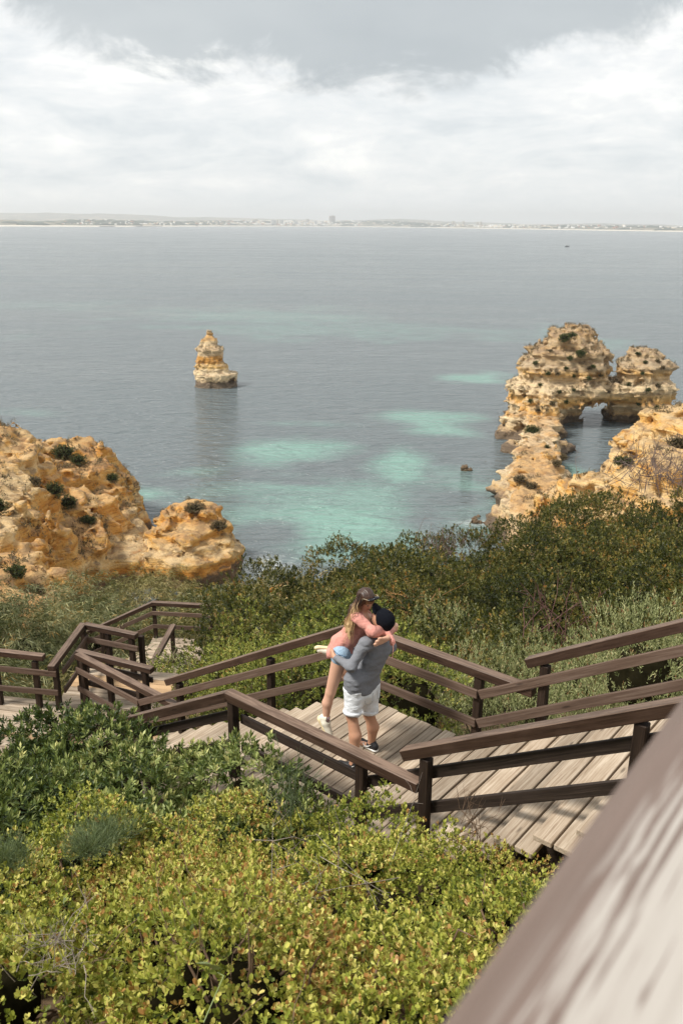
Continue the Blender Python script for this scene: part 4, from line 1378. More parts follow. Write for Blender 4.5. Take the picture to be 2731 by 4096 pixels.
NT = []
SPEC = {
    'mastic': dict(gap=5.5, mat=L_mastic, k=6, L=0.029, W=0.0165, beta=(0.25, 1.0), dens=1150, up=0.9, rz=1.0, lump=0.26, depth=0.28, base=0.655, patch=1.3, along=0.35, droop=0.0),
    'leftdark': dict(gap=3.6, mat=L_dark, k=10, L=0.066, W=0.020, beta=(0.3, 1.15), dens=330, up=0.9, rz=1.05, lump=0.28, depth=0.32, base=0.52, patch=1.2, along=0.35, droop=0.0),
    'green': dict(gap=2.8, mat=L_green, k=8, L=0.050, W=0.020, beta=(0.3, 1.2), dens=235, up=0.8, rz=1.1, lump=0.34, depth=0.30, base=0.52, patch=1.0, along=0.5, droop=0.0),
    'grey': dict(gap=2.4, mat=L_grey, k=11, L=0.045, W=0.0105, beta=(0.25, 0.75), dens=215, up=1.6, rz=1.1, lump=0.40, depth=0.26, base=0.58, patch=1.0, along=1.6, droop=0.0),
    'back': dict(gap=1.7, mat=L_back, k=8, L=0.076, W=0.036, beta=(0.3, 1.25), dens=175, up=0.7, rz=1.1, lump=0.26, depth=0.22, base=0.52, patch=0.7, along=0.5, droop=0.0),
    'wattle': dict(gap=1.6, mat=L_wattle, k=9, L=0.18, W=0.017, beta=(0.4, 1.3), dens=95, up=0.15, rz=1.1, lump=0.40, depth=0.32, base=0.55, patch=0.6, along=0.5, droop=0.75),
}


def grow(species, cname, spacing, R, reach, seeds, name, cat, group, zoff=0.0, zk=0.0, mats=None, stems=14, filt=None, stemmat=None, alt=None):
    S = SPEC[species]
    cp = canopy_pts(CAN[cname])
    lo, hi = cp[:, :2].min(0) - reach, cp[:, :2].max(0) + reach
    gx_, gy_ = np.meshgrid(np.arange(lo[0], hi[0], spacing), np.arange(lo[1], hi[1], spacing), indexing='ij')
    q = np.stack([gx_.ravel(), gy_.ravel()], 1)
    q[:, 0] += (np.round((q[:, 1] - lo[1]) / spacing) % 2) * spacing / 2
    q = q + rng.uniform(-0.28, 0.28, q.shape) * spacing
    d2 = ((q[:, None] - cp[None, :, :2]) ** 2).sum(-1)
    near = np.sqrt(d2.min(1))
    q = q[near < reach]; d2 = d2[near < reach]
    w = 1 / (d2 + 0.02) ** 2
    z = (w * cp[:, 2]).sum(1) / w.sum(1) + rng.normal(0, 0.24 * R, len(q)) + zoff - zk * np.hypot(q[:, 0], q[:, 1])
    if filt is not None:
        kk = filt(q[:, 0], q[:, 1], z); q, z = q[kk], z[kk]
    cen = np.stack([q[:, 0], q[:, 1], z - R * S['rz']], 1)
    # nothing tall grows in the gap through which the far deck is seen
    qv = cen + [0, 0, 0.5 * R] - np.array([0, 0, CH])
    dv = qv @ _F; pu = 1365.5 + CF * qv[:, 0] / dv; pv_ = 2048 - CF * (qv @ _U) / dv
    rp_ = R * CF / dv; vt_ = pv_ - 0.35 * rp_
    clear_ = (pu - 0.75 * rp_ < 745) & (pu + 0.75 * rp_ > 430) & (vt_ < 2675) & (vt_ + 2 * rp_ > 2540) & (cen[:, 1] > 11.5) & (cen[:, 1] < 19.6)
    cen, z = cen[~clear_], z[~clear_]
    # drop mounds whose middle stands on the walkway
    tst = cen.copy(); tst[:, 2] = z - 0.25 * R
    ok = ~in_walk(tst, -0.9, -0.05)
    cen = cen[ok]
    rr = R * rng.uniform(0.82, 1.18, len(cen))
    sp = np.array([at(u, v, D=D) for (u, v, D, _) in seeds])
    own = ((cen[:, None] - sp[None]) ** 2 * np.array([1, 1, 0.3])).sum(-1).argmin(1)
    for si, (u, v, D, lab) in enumerate(seeds):
        idx = np.where(own == si)[0]
        if not len(idx): continue
        c0 = cen[idx].mean(0)
        root = empty(name, (c0[0], c0[1], c0[2] - 0.6), lab, cat, group)
        bagV, bagF, bagR, nn = [], [], [], 0
        core = Bag()
        Pall = []
        for m_ in idx:
            c, r_ = cen[m_], np.array([rr[m_], rr[m_], rr[m_] * S['rz']])
            n_ = int(S['dens'] * 2 * math.pi * rr[m_] ** 2 * 1.2)
            dd = norm(rng.normal(size=(n_, 3)) * [1, 1, 1.0])
            vw = norm((c - np.array([0, 0, CH]))[None])[0]
            dd = dd[(dd[:, 2] > -0.5) & (dd @ vw < 0.45)]
            lump = 1 + S['lump'] * (fbm(dd * 2.2 + c, 3) * 1.6 + 0.75 * fbm(dd * 6.5 * max(rr[m_], 0.6) + c, 2))
            dep = rng.uniform(0, 1, len(dd)) ** 1.6 * S['depth']
            P = c + dd * r_ * (lump - dep)[:, None]
            keep = ~in_walk(P) & ((fbm(P * S['gap'], 2) + 0.5 * fbm(P * S['gap'] * 0.35 + 5, 2) > (-0.26 if species == 'mastic' else (-0.24 if species == 'back' else -0.16))) | (rng.uniform(0, 1, len(P)) < 0.38))
            # hidden inside a neighbour
            nb = np.where((np.abs(cen - c).max(1) < 2.2 * R) & (np.arange(len(cen)) != m_))[0]
            for j in nb:
                rj = np.array([rr[j], rr[j], rr[j] * S['rz']]) * 0.66
                keep &= (((P - cen[j]) / rj) ** 2).sum(1) > 1
            P, dd, dep = P[keep], dd[keep], dep[keep]
            if not len(P): continue
            Pall.append((P, dd, dep))
            Vd, Fd = dome(c - [0, 0, 0.15 * rr[m_]], r_, 0.36 if species in ('mastic', 'back') else 0.46)  # added solid dome, its dark colour stands for shade inside the mound
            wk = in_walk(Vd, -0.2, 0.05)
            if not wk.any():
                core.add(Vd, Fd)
        if not Pall: continue
        P = np.concatenate([x[0] for x in Pall]); dd = np.concatenate([x[1] for x in Pall]); dep = np.concatenate([x[2] for x in Pall])
        A = norm(dd + np.array([0, 0, S['up']]) + rng.normal(0, 0.35, dd.shape))
        if species == 'wattle':
            A = norm(dd * [1, 1, 0.5] + np.array([0, 0, -0.15]) + rng.normal(0, 0.3, dd.shape))
        rb = S['base'] + 0.42 * fbm(P * S['patch'], 3) + rng.normal(0, 0.17, len(P)) 
        far = np.linalg.norm(P - [0, 0, CH], axis=1)
        V, T, r = shoots(P, A, S['k'], S['L'], S['W'], S['beta'], S['along'], S['droop'], np.clip(rb, 0, 1), rounded=(species == 'mastic' and D < 4.0))
        NT.append(len(T))
        me = make_mesh('foliage', V, T, (mats or {}).get(si, S['mat']), attrs={'rnd': r})
        wlink('foliage', me, root)['kind'] = 'stuff'
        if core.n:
            wlink('shade_core', core.mesh('shade_core', M_core, smooth=True), root)['kind'] = 'stuff'
        if stems:
            tb = Bag()
            for _ in range(stems):
                m_ = rng.choice(idx); c = cen[m_]
                e = c + norm(rng.normal(size=3) * [1, 1, 0.6] + [0, 0, 0.5]) * rr[m_] * rng.uniform(0.85, 1.12)
                s_ = c + np.array([rng.normal(0, 0.15), rng.normal(0, 0.15), -0.5 * rr[m_]])
                mid = (s_ + e) / 2 + rng.normal(0, 0.12, 3) * rr[m_]
                pts = np.array([s_, mid, mid * 0.4 + e * 0.6 + rng.normal(0, 0.03, 3), e])
                if in_walk(pts, -0.1).any(): continue
                w_ = 0.006 + 0.006 * rr[m_]
                Vt, Ft = tube(pts, [w_ * 1.6, w_, w_ * 0.7, w_ * 0.25], 4)
                tb.add(Vt, Ft)
            if tb.n:
                wlink('branches', tb.mesh('branches', stemmat or M_bark), root)['kind'] = 'stuff'


# foreground: low mastic mat, mounds told apart by where they lie
grow('mastic', 'front', 0.64, 0.50, 0.80, [
    (250, 3950, 3.1, 'yellow-green shrub at the lower left corner under the dry grey twigs'),
    (850, 3950, 3.1, 'yellow-green shrub at the bottom middle with one big heart-shaped leaf'),
    (1550, 3900, 3.3, 'yellow-green shrub at the bottom against the blurred rail'),
    (200, 3500, 4.7, 'yellow-green shrub at the left edge below the feathery blue-green plant'),
    (800, 3430, 5.0, 'bright yellow-green shrub top in the middle of the foreground'),
    (1450, 3500, 4.9, 'yellow-green shrub between the landing and the blurred rail'),
    (1500, 3260, 6.9, 'bushy green shrub at the foot of the near rail posts'),
    (2050, 3450, 5.8, 'yellow-green shrub edging the lower right plank steps')],
    'mastic_shrub', 'shrub', 'yellow-green shrubs in the foreground', zk=0.024, stems=26, stemmat=M_stem)
grow('leftdark', 'left', 0.60, 0.58, 0.75, [
    (150, 3250, 6.6, 'dark green shrub at the left edge with pale shoot tips'),
    (600, 3200, 7.2, 'dark green shrub beside the feathery blue-green plant'),
    (300, 2920, 9.3, 'dark green shrub hiding the lower left landing'),
    (980, 3130, 8.0, 'dark green shrub leaning over the left end of the plank landing')],
    'dark_shrub', 'shrub', 'dark green shrubs left of the landing', zk=0.008, stems=18)
grow('green', 'mid', 0.85, 0.78, 1.25, [
    (1300, 2650, 12.6, 'green shrub behind the couple, between the sloping far rails'),
    (900, 2650, 14.3, 'green shrub above the sloping far handrail left of the couple'),
    (650, 2740, 13.6, 'light green bush between the zigzag rails'),
    (1100, 2500, 16.5, 'tangled green and dry shrub left of the woman\'s hair'),
    (1650, 2620, 12.0, 'yellow-green shrub just right of the couple')],
    'green_shrub', 'shrub', 'green shrubs beyond the far rail',
    filt=lambda x, y, z: x < 1.35, stems=12, zk=0.012)
grow('grey', 'mid', 0.80, 0.72, 1.25, [
    (1980, 2640, 11.0, 'pale grey-green shrub behind the post where the steps begin'),
    (2250, 2500, 12.6, 'pale grey-green shrub behind the climbing far handrail'),
    (2620, 2420, 12.8, 'tall silvery shrub above the far handrail at the right edge'),
    (2500, 2700, 9.8, 'pale grey-green shrub seen between the far rail boards')],
    'grey_shrub', 'shrub', 'pale grey-green shrubs beyond the far rail',
    filt=lambda x, y, z: x >= 1.35, stems=10, zk=0.024)
grow('back', 'back', 2.1, 1.5, 2.8, [
    (1150, 2290, 30, 'leftmost dark evergreen bush beside the bare ochre patch'),
    (1400, 2260, 27, 'dark evergreen bush directly above the woman\'s head'),
    (1700, 2330, 22, 'dark evergreen bush with bare orange branches right of the couple'),
    (1750, 2180, 30, 'evergreen bush on the skyline below the small rocks in the sea'),
    (2050, 2150, 28, 'evergreen bush on the skyline at the foot of the ridge'),
    (2150, 2350, 19, 'darkest evergreen bush above the pale grey shrubs'),
    (2400, 2030, 30, 'evergreen bush below the ochre cliff, its top leaves catching light'),
    (2650, 1980, 30, 'evergreen bush at the right edge below the bare twigs'),
    (2550, 2280, 19, 'bright-leaved evergreen bush above the far handrail at the right edge')],
    'evergreen_bush', 'bush', 'dark evergreen bushes on the slope', stems=22, zk=0.020)
CAN['back'] = CAN['back']
grow('wattle', 'wattle', 1.5, 1.3, 2.0, [
    (50, 2440, 21, 'drooping grey-green wattle bush at the left edge below the orange cliff'),
    (300, 2440, 21, 'drooping wattle bush overhanging the raised handrail corner'),
    (550, 2400, 26, 'grey-green wattle bush against the orange cliff foot'),
    (900, 2340, 32, 'pale wattle bush in front of the rounded rock block'),
    (1000, 2430, 23, 'dry golden wattle bush left of the woman\'s head'),
    (750, 2500, 20.5, 'golden wattle bush overhanging the farthest deck'),
    (80, 2630, 17, 'low wattle bush seen through the rails at the left edge')],
    'wattle_bush', 'bush', 'drooping narrow-leaved wattle bushes', stems=14, zk=0.018, mats={3: L_wattle_gold, 4: L_wattle_gold, 5: L_wattle_gold})

# ------------------------------------------------------------------ bushes and scrub growing on the rocks
def quad_normals(V, Fq):
    a, b_, c, d_ = [V[Fq[:, i]] for i in range(4)]
    n_ = np.cross(c - a, d_ - b_)
    ar = np.linalg.norm(n_, axis=1)
    return (a + b_ + c + d_) / 4, n_ / (ar[:, None] + 1e-9), ar / 2


def rock_scrub(o, V, Fq, mat, thr, label, seed, dens=1.0, size=0.3, low=SEA + 3):
    C, Nm, Ar = quad_normals(V, Fq)
    f = fbm(C * 0.30 + seed, 4) + 0.5 * fbm(C * 1.4 + seed, 2)
    k = (Nm[:, 2] > 0.15) & (f + 0.35 * Nm[:, 2] > thr) & (C[:, 2] > low)
    C, Nm, Ar = C[k], Nm[k], Ar[k]
    if not len(C): return
    pr_ = rng.uniform(0, 1, len(C)) < Ar * dens
    C, Nm = C[pr_], Nm[pr_]
    n_per = 7
    P = np.repeat(C, n_per, 0) + rng.normal(0, size * 0.5, (len(C) * n_per, 3))
    A = norm(np.repeat(Nm, n_per, 0) + [0, 0, 0.8] + rng.normal(0, 0.5, P.shape))
    Vv, T, r = shoots(P, A, 6, size * 0.55, size * 0.20, (0.3, 1.3), 0.6, 0, np.clip(rng.normal(0.5, 0.22, len(P)), 0, 1))
    me = make_mesh('scrub', Vv, T, mat, attrs={'rnd': r})
    tag(wlink('cliff_scrub', me, None), kind='stuff')


rock_scrub(arch_o, AV, AF, L_dry, 0.30, '', 3.0, 2.6, 0.30, SEA + 4)
rock_scrub(stack_o, SV, SF, L_dry, 0.30, '', 5.0, 3.0, 0.20, SEA + 5)
rock_scrub(cr_o, CV, CFq, L_dry, 0.30, '', 7.0, 1.6, 0.30)
rock_scrub(cl_o, LV, LF, L_dry, 0.32, '', 9.0, 2.2, 0.30)
rock_scrub(c2_o, L2V, L2F, L_dry, 0.42, '', 13.0, 3.0, 0.26, SEA + 4.5)


def ray_hit(V, Fq, u, v):
    """first rock face seen along a sight line"""
    C, Nm, Ar = quad_normals(V, Fq)
    r = ray(u, v); r = r / np.linalg.norm(r)
    q = C - np.array([0, 0, CH])
    t = q @ r
    off = np.linalg.norm(q - t[:, None] * r, axis=1)
    k = off < 0.45
    if not k.any():
        k = off <= off.min() + 0.3
    i = np.where(k)[0][t[k].argmin()]
    return C[i], Nm[i]


def rock_bush(V, Fq, u, v, r_, label, mat=L_cliffgreen, flat=0.7, n=420, group=None, leaf=0.11):
    p_, nn = ray_hit(V, Fq, u, v)
    root = empty('cliff_bush', p_, label, 'bush', group)
    dd = norm(rng.normal(size=(n, 3)))
    lump = 1 + 0.35 * fbm(dd * 2.5 + p_, 3)
    P = p_ + dd * np.array([r_, r_, r_ * flat]) * (lump * rng.uniform(0.6, 1, n))[:, None]
    A = norm(dd + [0, 0, 0.7])
    Vv, T, r = shoots(P, A, 7, leaf, leaf * 0.45, (0.3, 1.2), 0.5, 0, np.clip(rng.normal(0.5, 0.2, n), 0, 1))
    wlink('foliage', make_mesh('foliage', Vv, T, mat, attrs={'rnd': r}), root)['kind'] = 'stuff'
    Vd, Fd = dome(p_, np.array([r_, r_, r_ * flat]), 0.7)  # added dark dome, painted shade behind the leaves
    wlink('shade_core', make_mesh('shade_core', Vd, Fd, M_core, smooth=True), root)['kind'] = 'stuff'


g_ = 'bushes growing on the left cliff'
rock_bush(LV, LF, 250, 1808, 1.15, 'round green bush on top of the left cliff', n=500, group=g_)
rock_bush(LV, LF, 310, 1822, 0.8, 'small green bush right of the round one on the left cliff top', n=300, group=g_)
rock_bush(LV, LF, 462, 1905, 0.7, 'green bush near the seaward edge of the left cliff', n=260, group=g_)
rock_bush(LV, LF, 235, 1955, 0.85, 'dark bush halfway down the left cliff', n=300, flat=0.9, group=g_)
rock_bush(LV, LF, 290, 2010, 0.85, 'dark spreading bush in the middle of the left cliff', n=340, group=g_)
rock_bush(LV, LF, 360, 2062, 0.75, 'low dark bush at the lower end of the slanting row on the left cliff', flat=0.4, n=300, group=g_)
rock_bush(LV, LF, 5, 2020, 0.9, 'dark bush cut by the left edge of the photo', n=300, flat=1.0, group=g_)
rock_bush(LV, LF, 150, 1915, 0.7, 'grey-brown bush high on the left cliff', mat=L_dry, n=240, group=g_)
rock_bush(LV, LF, 85, 2270, 0.6, 'dark bush low on the left cliff beside grey stones', n=240, group=g_)
rock_bush(LV, LF, 150, 2335, 0.55, 'dry bush at the foot of the left cliff above the wattle', mat=L_dry, n=240, group=g_)
rock_bush(L2V, L2F, 780, 2018, 1.0, 'grassy brown cap on the rounded rock block', mat=L_dry, flat=0.4, n=400, group='bushes on the rounded rock block')
rock_bush(L2V, L2F, 880, 2085, 0.75, 'dark bush on the right shoulder of the rounded rock block', mat=L_dry, flat=0.6, n=300, group='bushes on the rounded rock block')
g_ = 'bushes growing on the arch rock'
rock_bush(AV, AF, 2133, 1712, 1.2, 'round dark bush on the ridge below the arch', n=420, leaf=0.14, group=g_)
rock_bush(AV, AF, 2250, 1355, 0.9, 'dark bush near the top of the tall hump', n=240, leaf=0.14, group=g_)
rock_bush(AV, AF, 2285, 1330, 0.8, 'green tuft on the very top of the tall hump', n=200, flat=0.5, leaf=0.14, group=g_)
rock_bush(AV, AF, 2325, 1402, 0.8, 'dark bush on the upper right of the tall hump', n=220, leaf=0.14, group=g_)
TUFT = [(2200, 1394, 0.5), (2287, 1432, 0.6), (2135, 1460, 0.5), (2270, 1470, 0.4), (2345, 1478, 0.45), (2235, 1500, 0.5), (2195, 1488, 0.45), (2300, 1512, 0.4), (2160, 1530, 0.4), (2235, 1558, 0.4),
                           (2370, 1475, 0.4), (2360, 1510, 0.5), (2400, 1512, 0.5), (2290, 1550, 0.4), (2120, 1595, 0.5), (2200, 1605, 0.6), (2150, 1630, 0.6), (2555, 1405, 0.5), (2585, 1440, 0.4), (2630, 1435, 0.6),
                           (2655, 1465, 0.5), (2565, 1495, 0.35), (2640, 1540, 0.7), (2600, 1553, 0.45), (2510, 1530, 0.5), (2435, 1555, 0.5), (2270, 1615, 0.5), (2550, 1625, 0.4), (2630, 1635, 0.5), (2195, 1780, 0.5)]
ORD = ['highest', 'second-highest', 'third-highest', 'fourth-highest', 'fifth-highest', 'sixth-highest', 'seventh-highest', 'eighth-highest', 'ninth-highest', 'tenth-highest', 'eleventh-highest', 'twelfth-highest']


def _area(u, v):
    if u > 2480: return 'small tuft on the right hump of the arch rock'
    if v > 1585: return 'small tuft on the left flank under the tall hump'
    if u < 2242: return 'small tuft on the left half of the tall hump'
    return 'small tuft on the right half of the tall hump'


_cnt = {}
for k_, (u, v, r_) in enumerate(sorted(TUFT, key=lambda t_: t_[1])):
    ar_ = _area(u, v); _cnt[ar_] = _cnt.get(ar_, -1) + 1
    rock_bush(AV, AF, u, v, r_ * 0.8, ORD[_cnt[ar_]] + ' ' + ar_, mat=(L_dry if k_ % 3 == 0 else L_cliffgreen), n=70, leaf=0.14, group='small tufts on the arch rock')
for (u, v, r_, lb) in [(2260, 1820, 0.6, 'dark bush on the cove side of the ridge'), (2240, 1860, 0.5, 'small bush lower on the cove side of the ridge'), (2080, 1910, 0.7, 'mossy dark patch on the seaward side of the ridge'), (2120, 1930, 0.8, 'scrubby dark bush on the broad foot of the ridge')]:
    rock_bush(AV, AF, u, v, r_, lb, mat=L_dry, n=200, leaf=0.12, flat=0.6, group=g_)
rock_bush(CV, CFq, 2470, 1850, 0.8, 'low green bush on the cliff edge above the cove', flat=0.4, n=260, group='bushes on the right cliff')
rock_bush(CV, CFq, 2700, 1760, 1.0, 'dark bush on the right cliff at the edge of the photo', mat=L_dry, flat=0.7, n=260, group='bushes on the right cliff')

# ------------------------------------------------------------------ loose twigs, the big leaf, wiry plants
def twig_clump(u, v, D, n, spread, label, mat, nm='dry_twigs', cat='twigs', length=0.3, upw=0.6, w=0.0022, group=None):
    p_ = at(u, v, D=D)
    root = empty(nm, p_, label, cat, group)
    tb = Bag()
    for _ in range(n):
        s_ = p_ + rng.normal(0, spread * 0.45, 3) * [1, 1, 0.3]
        dr = norm(rng.normal(size=3) + [0, 0, upw])
        e = s_ + dr * length * rng.uniform(0.5, 1.2)
        mid = (s_ + e) / 2 + rng.normal(0, length * 0.08, 3)
        tb.add(*tube([s_ - dr * length * 0.3, s_, mid, e], [w * 1.6, w * 1.4, w, w * 0.4], 3))
        for _k in range(2):
            b0 = mid + (e - mid) * rng.uniform(0, 0.7)
            e2 = b0 + norm(dr + rng.normal(0, 0.7, 3)) * length * rng.uniform(0.2, 0.5)
            tb.add(*tube([b0, (b0 + e2) / 2 + rng.normal(0, length * 0.03, 3), e2], [w * 0.8, w * 0.6, w * 0.3], 3))
    wlink('branches', tb.mesh('branches', mat), root)['kind'] = 'stuff'
    return root


twig_clump(250, 3790, 3.55, 38, 0.20, 'tangle of dry grey twigs on the shrub at the lower left', M_twig, length=0.16, w=0.0013)
twig_clump(1180, 3560, 4.4, 16, 0.45, 'thin pale twigs lying over the middle of the foreground shrubs', M_twig, length=0.40, w=0.0016)
twig_clump(900, 3720, 3.7, 14, 0.40, 'thin curving brown stems in the dark gap of the foreground shrubs', M_stem, length=0.38, w=0.0017)
twig_clump(1150, 3230, 7.0, 30, 0.16, 'wiry rush-like plant at the near corner of the landing', simple('green_rush', (0.10, 0.13, 0.06), 0.7), nm='wiry_plant', cat='plant', length=0.42, upw=2.6, w=0.0026)
twig_clump(1890, 3300, 6.7, 16, 0.10, 'fine brown stems rising beside the lower right steps', M_stem, nm='wiry_weed', cat='weed', length=0.35, upw=2.0, w=0.0022)
twig_clump(2670, 1900, 31, 170, 2.0, 'leafless purple-brown twigs above the bushes at the right edge', simple('purple_twig', (0.15, 0.105, 0.09), 0.85, 0.3), nm='bare_bush', cat='bush', length=0.95, upw=1.3, w=0.008)
twig_clump(1790, 2205, 30.5, 60, 1.2, 'leafless twigs poking above the skyline bushes', simple('purple_twig_b', (0.16, 0.11, 0.09), 0.85, 0.3), nm='bare_bush', cat='bush', length=0.8, upw=1.6, w=0.008)
twig_clump(1640, 2400, 18.6, 15, 0.45, 'bare orange-brown branches hanging in the dark bush right of the couple', simple('orange_twig', (0.30, 0.15, 0.05), 0.8, 0.3), nm='bare_branches', cat='branches', length=0.8, upw=-0.2, w=0.006)
twig_clump(2200, 2480, 13.6, 18, 0.5, 'reddish bare stems among the pale grey shrubs', simple('red_twig', (0.12, 0.055, 0.045), 0.8, 0.3), nm='bare_shrub', cat='shrub', length=0.7, upw=1.6, w=0.006)

# feathery blue-green plant
L_feather = leaf_mat('feathery_leaf', [(0.0, (0.04, 0.065, 0.025)), (0.6, (0.13, 0.175, 0.085)), (1.0, (0.26, 0.30, 0.16))], trans=0.2)
for (u, v, D, r_, lb) in [(430, 3350, 6.0, 0.15, 'feathery blue-green plant between the dark and the yellow-green shrubs'), (350, 3400, 5.5, 0.12, 'small feathery plant just below the larger one'), (30, 3450, 5.1, 0.12, 'feathery grass-like tuft at the left edge')]:
    p_ = at(u, v, D=D)
    root = empty('feathery_plant', p_, lb, 'plant', 'feathery plants among the shrubs')
    n = int(900 * r_ / 0.26)
    dd = norm(rng.normal(size=(n, 3)))
    dd[:, 2] = np.abs(dd[:, 2])
    P = p_ + dd * np.array([r_ * 1.5, r_, r_ * 0.8]) * rng.uniform(0.1, 1, (n, 1)) * (1 + 0.5 * fbm(dd * 2.5 + u, 3))[:, None]
    Vv, T, r = shoots(P, norm(dd + [0, 0, 1.0] + rng.normal(0, .3, dd.shape)), 7, 0.050, 0.0022, (0.2, 0.9), 1.2, 0, np.clip(rng.normal(0.55, 0.2, n), 0, 1))
    wlink('foliage', make_mesh('foliage', Vv, T, L_feather, attrs={'rnd': r}), root)['kind'] = 'stuff'

# the large pale leaf
p_ = at(835, 3880, D=3.02)
root = empty('climber_leaf', p_, 'single large heart-shaped pale leaf on a thin stem', 'leaf')
mL = simple('pale_leaf', (0.27, 0.33, 0.13), 0.5, 0.12, 60)
out_ = [(0, 0), (0.016, -0.006), (0.030, 0.004), (0.030, 0.022), (0.017, 0.052), (0.0, 0.092), (-0.017, 0.052), (-0.030, 0.022), (-0.030, 0.004), (-0.016, -0.006)]
V = []
for (a, b_) in out_:
    V.append((a, b_, abs(a) * 0.45 - b_ * b_ * 2.0))
V.append((0, 0.03, -0.002))
Fs = [(i, (i + 1) % 10, 10) for i in range(10)]
me = make_mesh('leaf_blade', V, Fs, mL, smooth=True)
o = link('leaf_blade', me)
o.parent = root
o.matrix_basis = Matrix.Translation((0.02, 0, 0)) @ Euler((math.radians(58), math.radians(20), math.radians(140))).to_matrix().to_4x4()
st_ = at(860, 3885, D=3.0)
V, Fq = tube([p_ + [0.03, 0.0, -0.01], st_ + [0.03, 0, -0.02], at(815, 4090, D=2.8)], [0.0016, 0.0018, 0.002], 5)
wlink('stem', make_mesh('stem', V, Fq, mL), root)

# bare ochre patch where the bushes part
p_ = at(1160, 2310, D=31.5)
V, Fq = sdf_mesh([Ell(p_ - [0, 0.4, 0.95], (0.6, 0.9, 0.8)), Ell(p_ - [0.35, 0.6, 1.1], (0.5, 0.8, 0.7))], 0.09, 0.3, post=(rock_noise(0.2, 0.8, 0.05, 77.0), 0.5))
tag(wlink('ochre_outcrop', make_mesh('ochre_outcrop', V, Fq, M_rock_o, smooth=True), None), 'small bare ochre outcrop between the wattle and the evergreen bushes', 'rock')

print('LEAF TRIS', sum(NT))

# ------------------------------------------------------------------ the couple
def tone_mat(name, col, rough=0.6, var=0.08, scale=14, fold=0.0, fscale=9.0, spots=None, weave=0.0):
    m, b, bs, o = new_mat(name)
    tc = b.n('ShaderNodeTexCoord')
    n = b.noise(tc.outputs['Object'], scale, 4, 0.6)
    c = b.mix(n, tuple(x * (1 - var) for x in col), tuple(min(1, x * (1 + var)) for x in col))
    if weave:
        f = b.noise(tc.outputs['Object'], 420, 2, 0.6)
        c = b.mix(b.math('MULTIPLY', f, weave), c, tuple(min(1, x * 1.9 + 0.05) for x in col))
    if spots:
        f = b.sstep(b.noise(tc.outputs['Object'], 130, 2, 0.5), 0.62, 0.72)
        c = b.mix(b.math('MULTIPLY', f, 0.35), c, spots)
    set_in(b, bs, Base_Color=c, Roughness=rough)
    if fold:
        fn_ = b.noise(b.mapping(tc.outputs['Object'], scale=(1, 1, 1.7)), fscale, 3, 0.55, 0.8)
        bump(b, bs, fn_, fold, 0.03)
    return m


C_skin = tone_mat('tanned_skin', (0.50, 0.265, 0.165), 0.5, 0.10, 9, spots=(0.30, 0.14, 0.08))
C_skin.node_tree.nodes['Principled BSDF'].inputs['Subsurface Weight'].default_value = 0.08
C_skin.node_tree.nodes['Principled BSDF'].inputs['Subsurface Radius'].default_value = (0.02, 0.008, 0.004)
C_skinw = tone_mat('fair_skin', (0.60, 0.345, 0.235), 0.5, 0.08, 9)
C_grey = tone_mat('heather_grey_jersey', (0.135, 0.14, 0.155), 0.9, 0.12, 30, fold=0.45, fscale=7, weave=0.45)
C_white = tone_mat('white_denim', (0.74, 0.76, 0.78), 0.85, 0.04, 20, fold=0.4, fscale=9)
C_pink = tone_mat('salmon_cotton', (0.60, 0.265, 0.215), 0.85, 0.06, 20, fold=0.55, fscale=8)
C_denim = tone_mat('light_blue_denim', (0.29, 0.41, 0.53), 0.9, 0.26, 38, fold=0.5, fscale=14)
C_cap = tone_mat('black_cap_cloth', (0.005, 0.006, 0.010), 0.95, 0.15, 60)
C_cap.node_tree.nodes['Principled BSDF'].inputs['Specular IOR Level'].default_value = 0.15
C_black = tone_mat('black_mesh_shoe', (0.012, 0.012, 0.014), 0.6, 0.2, 90)
C_cream = tone_mat('cream_trainer', (0.72, 0.68, 0.56), 0.6, 0.06, 40)
C_sole = tone_mat('cream_rubber', (0.74, 0.60, 0.36), 0.6, 0.05, 40)
C_wsole = tone_mat('white_rubber', (0.72, 0.71, 0.68), 0.5, 0.05, 40)
C_sock = tone_mat('mauve_sock', (0.36, 0.26, 0.27), 0.9, 0.1, 90)
C_stub = tone_mat('stubble', (0.13, 0.09, 0.065), 0.9, 0.3, 160)
C_lip = tone_mat('lips', (0.42, 0.13, 0.11), 0.45, 0.1, 60)
C_glass = tone_mat('black_lens', (0.006, 0.006, 0.008), 0.12, 0.1, 20)
C_pearl = tone_mat('cream_sunglass_arm', (0.42, 0.35, 0.24), 0.3, 0.05, 30)
C_eye = tone_mat('dark_lash', (0.02, 0.015, 0.012), 0.6, 0.1, 30)
C_thread = tone_mat('grey_seam_thread', (0.28, 0.30, 0.33), 0.9, 0.1, 30)
m, b, bs, o = new_mat('long_hair')
a_ = b.n('ShaderNodeAttribute', attribute_name='tone')
tc = b.n('ShaderNodeTexCoord')
hn = b.noise(b.mapping(tc.outputs['Object'], scale=(60, 60, 4)), 1.0, 4, 0.6)
c = b.ramp(b.math('ADD', b.math('MULTIPLY', hn, 0.6), b.math('MULTIPLY', a_.outputs['Fac'], 0.7)), [(0.22, (0.030, 0.014, 0.009)), (0.48, (0.085, 0.040, 0.021)), (0.68, (0.24, 0.125, 0.052)), (0.92, (0.56, 0.38, 0.19))])
set_in(b, bs, Base_Color=c, Roughness=0.42)
bump(b, bs, hn, 0.6, 0.006)
C_hair = m


def J(u, v, Y):
    return at(u, v, Y=Y)


def vec(*a): return np.array(a, float)


H3 = np.array([Hd[0], Hd[1], 0.0]); P3d = np.array([Pd[0], Pd[1], 0.0]); UPv = np.array([0, 0, 1.0])


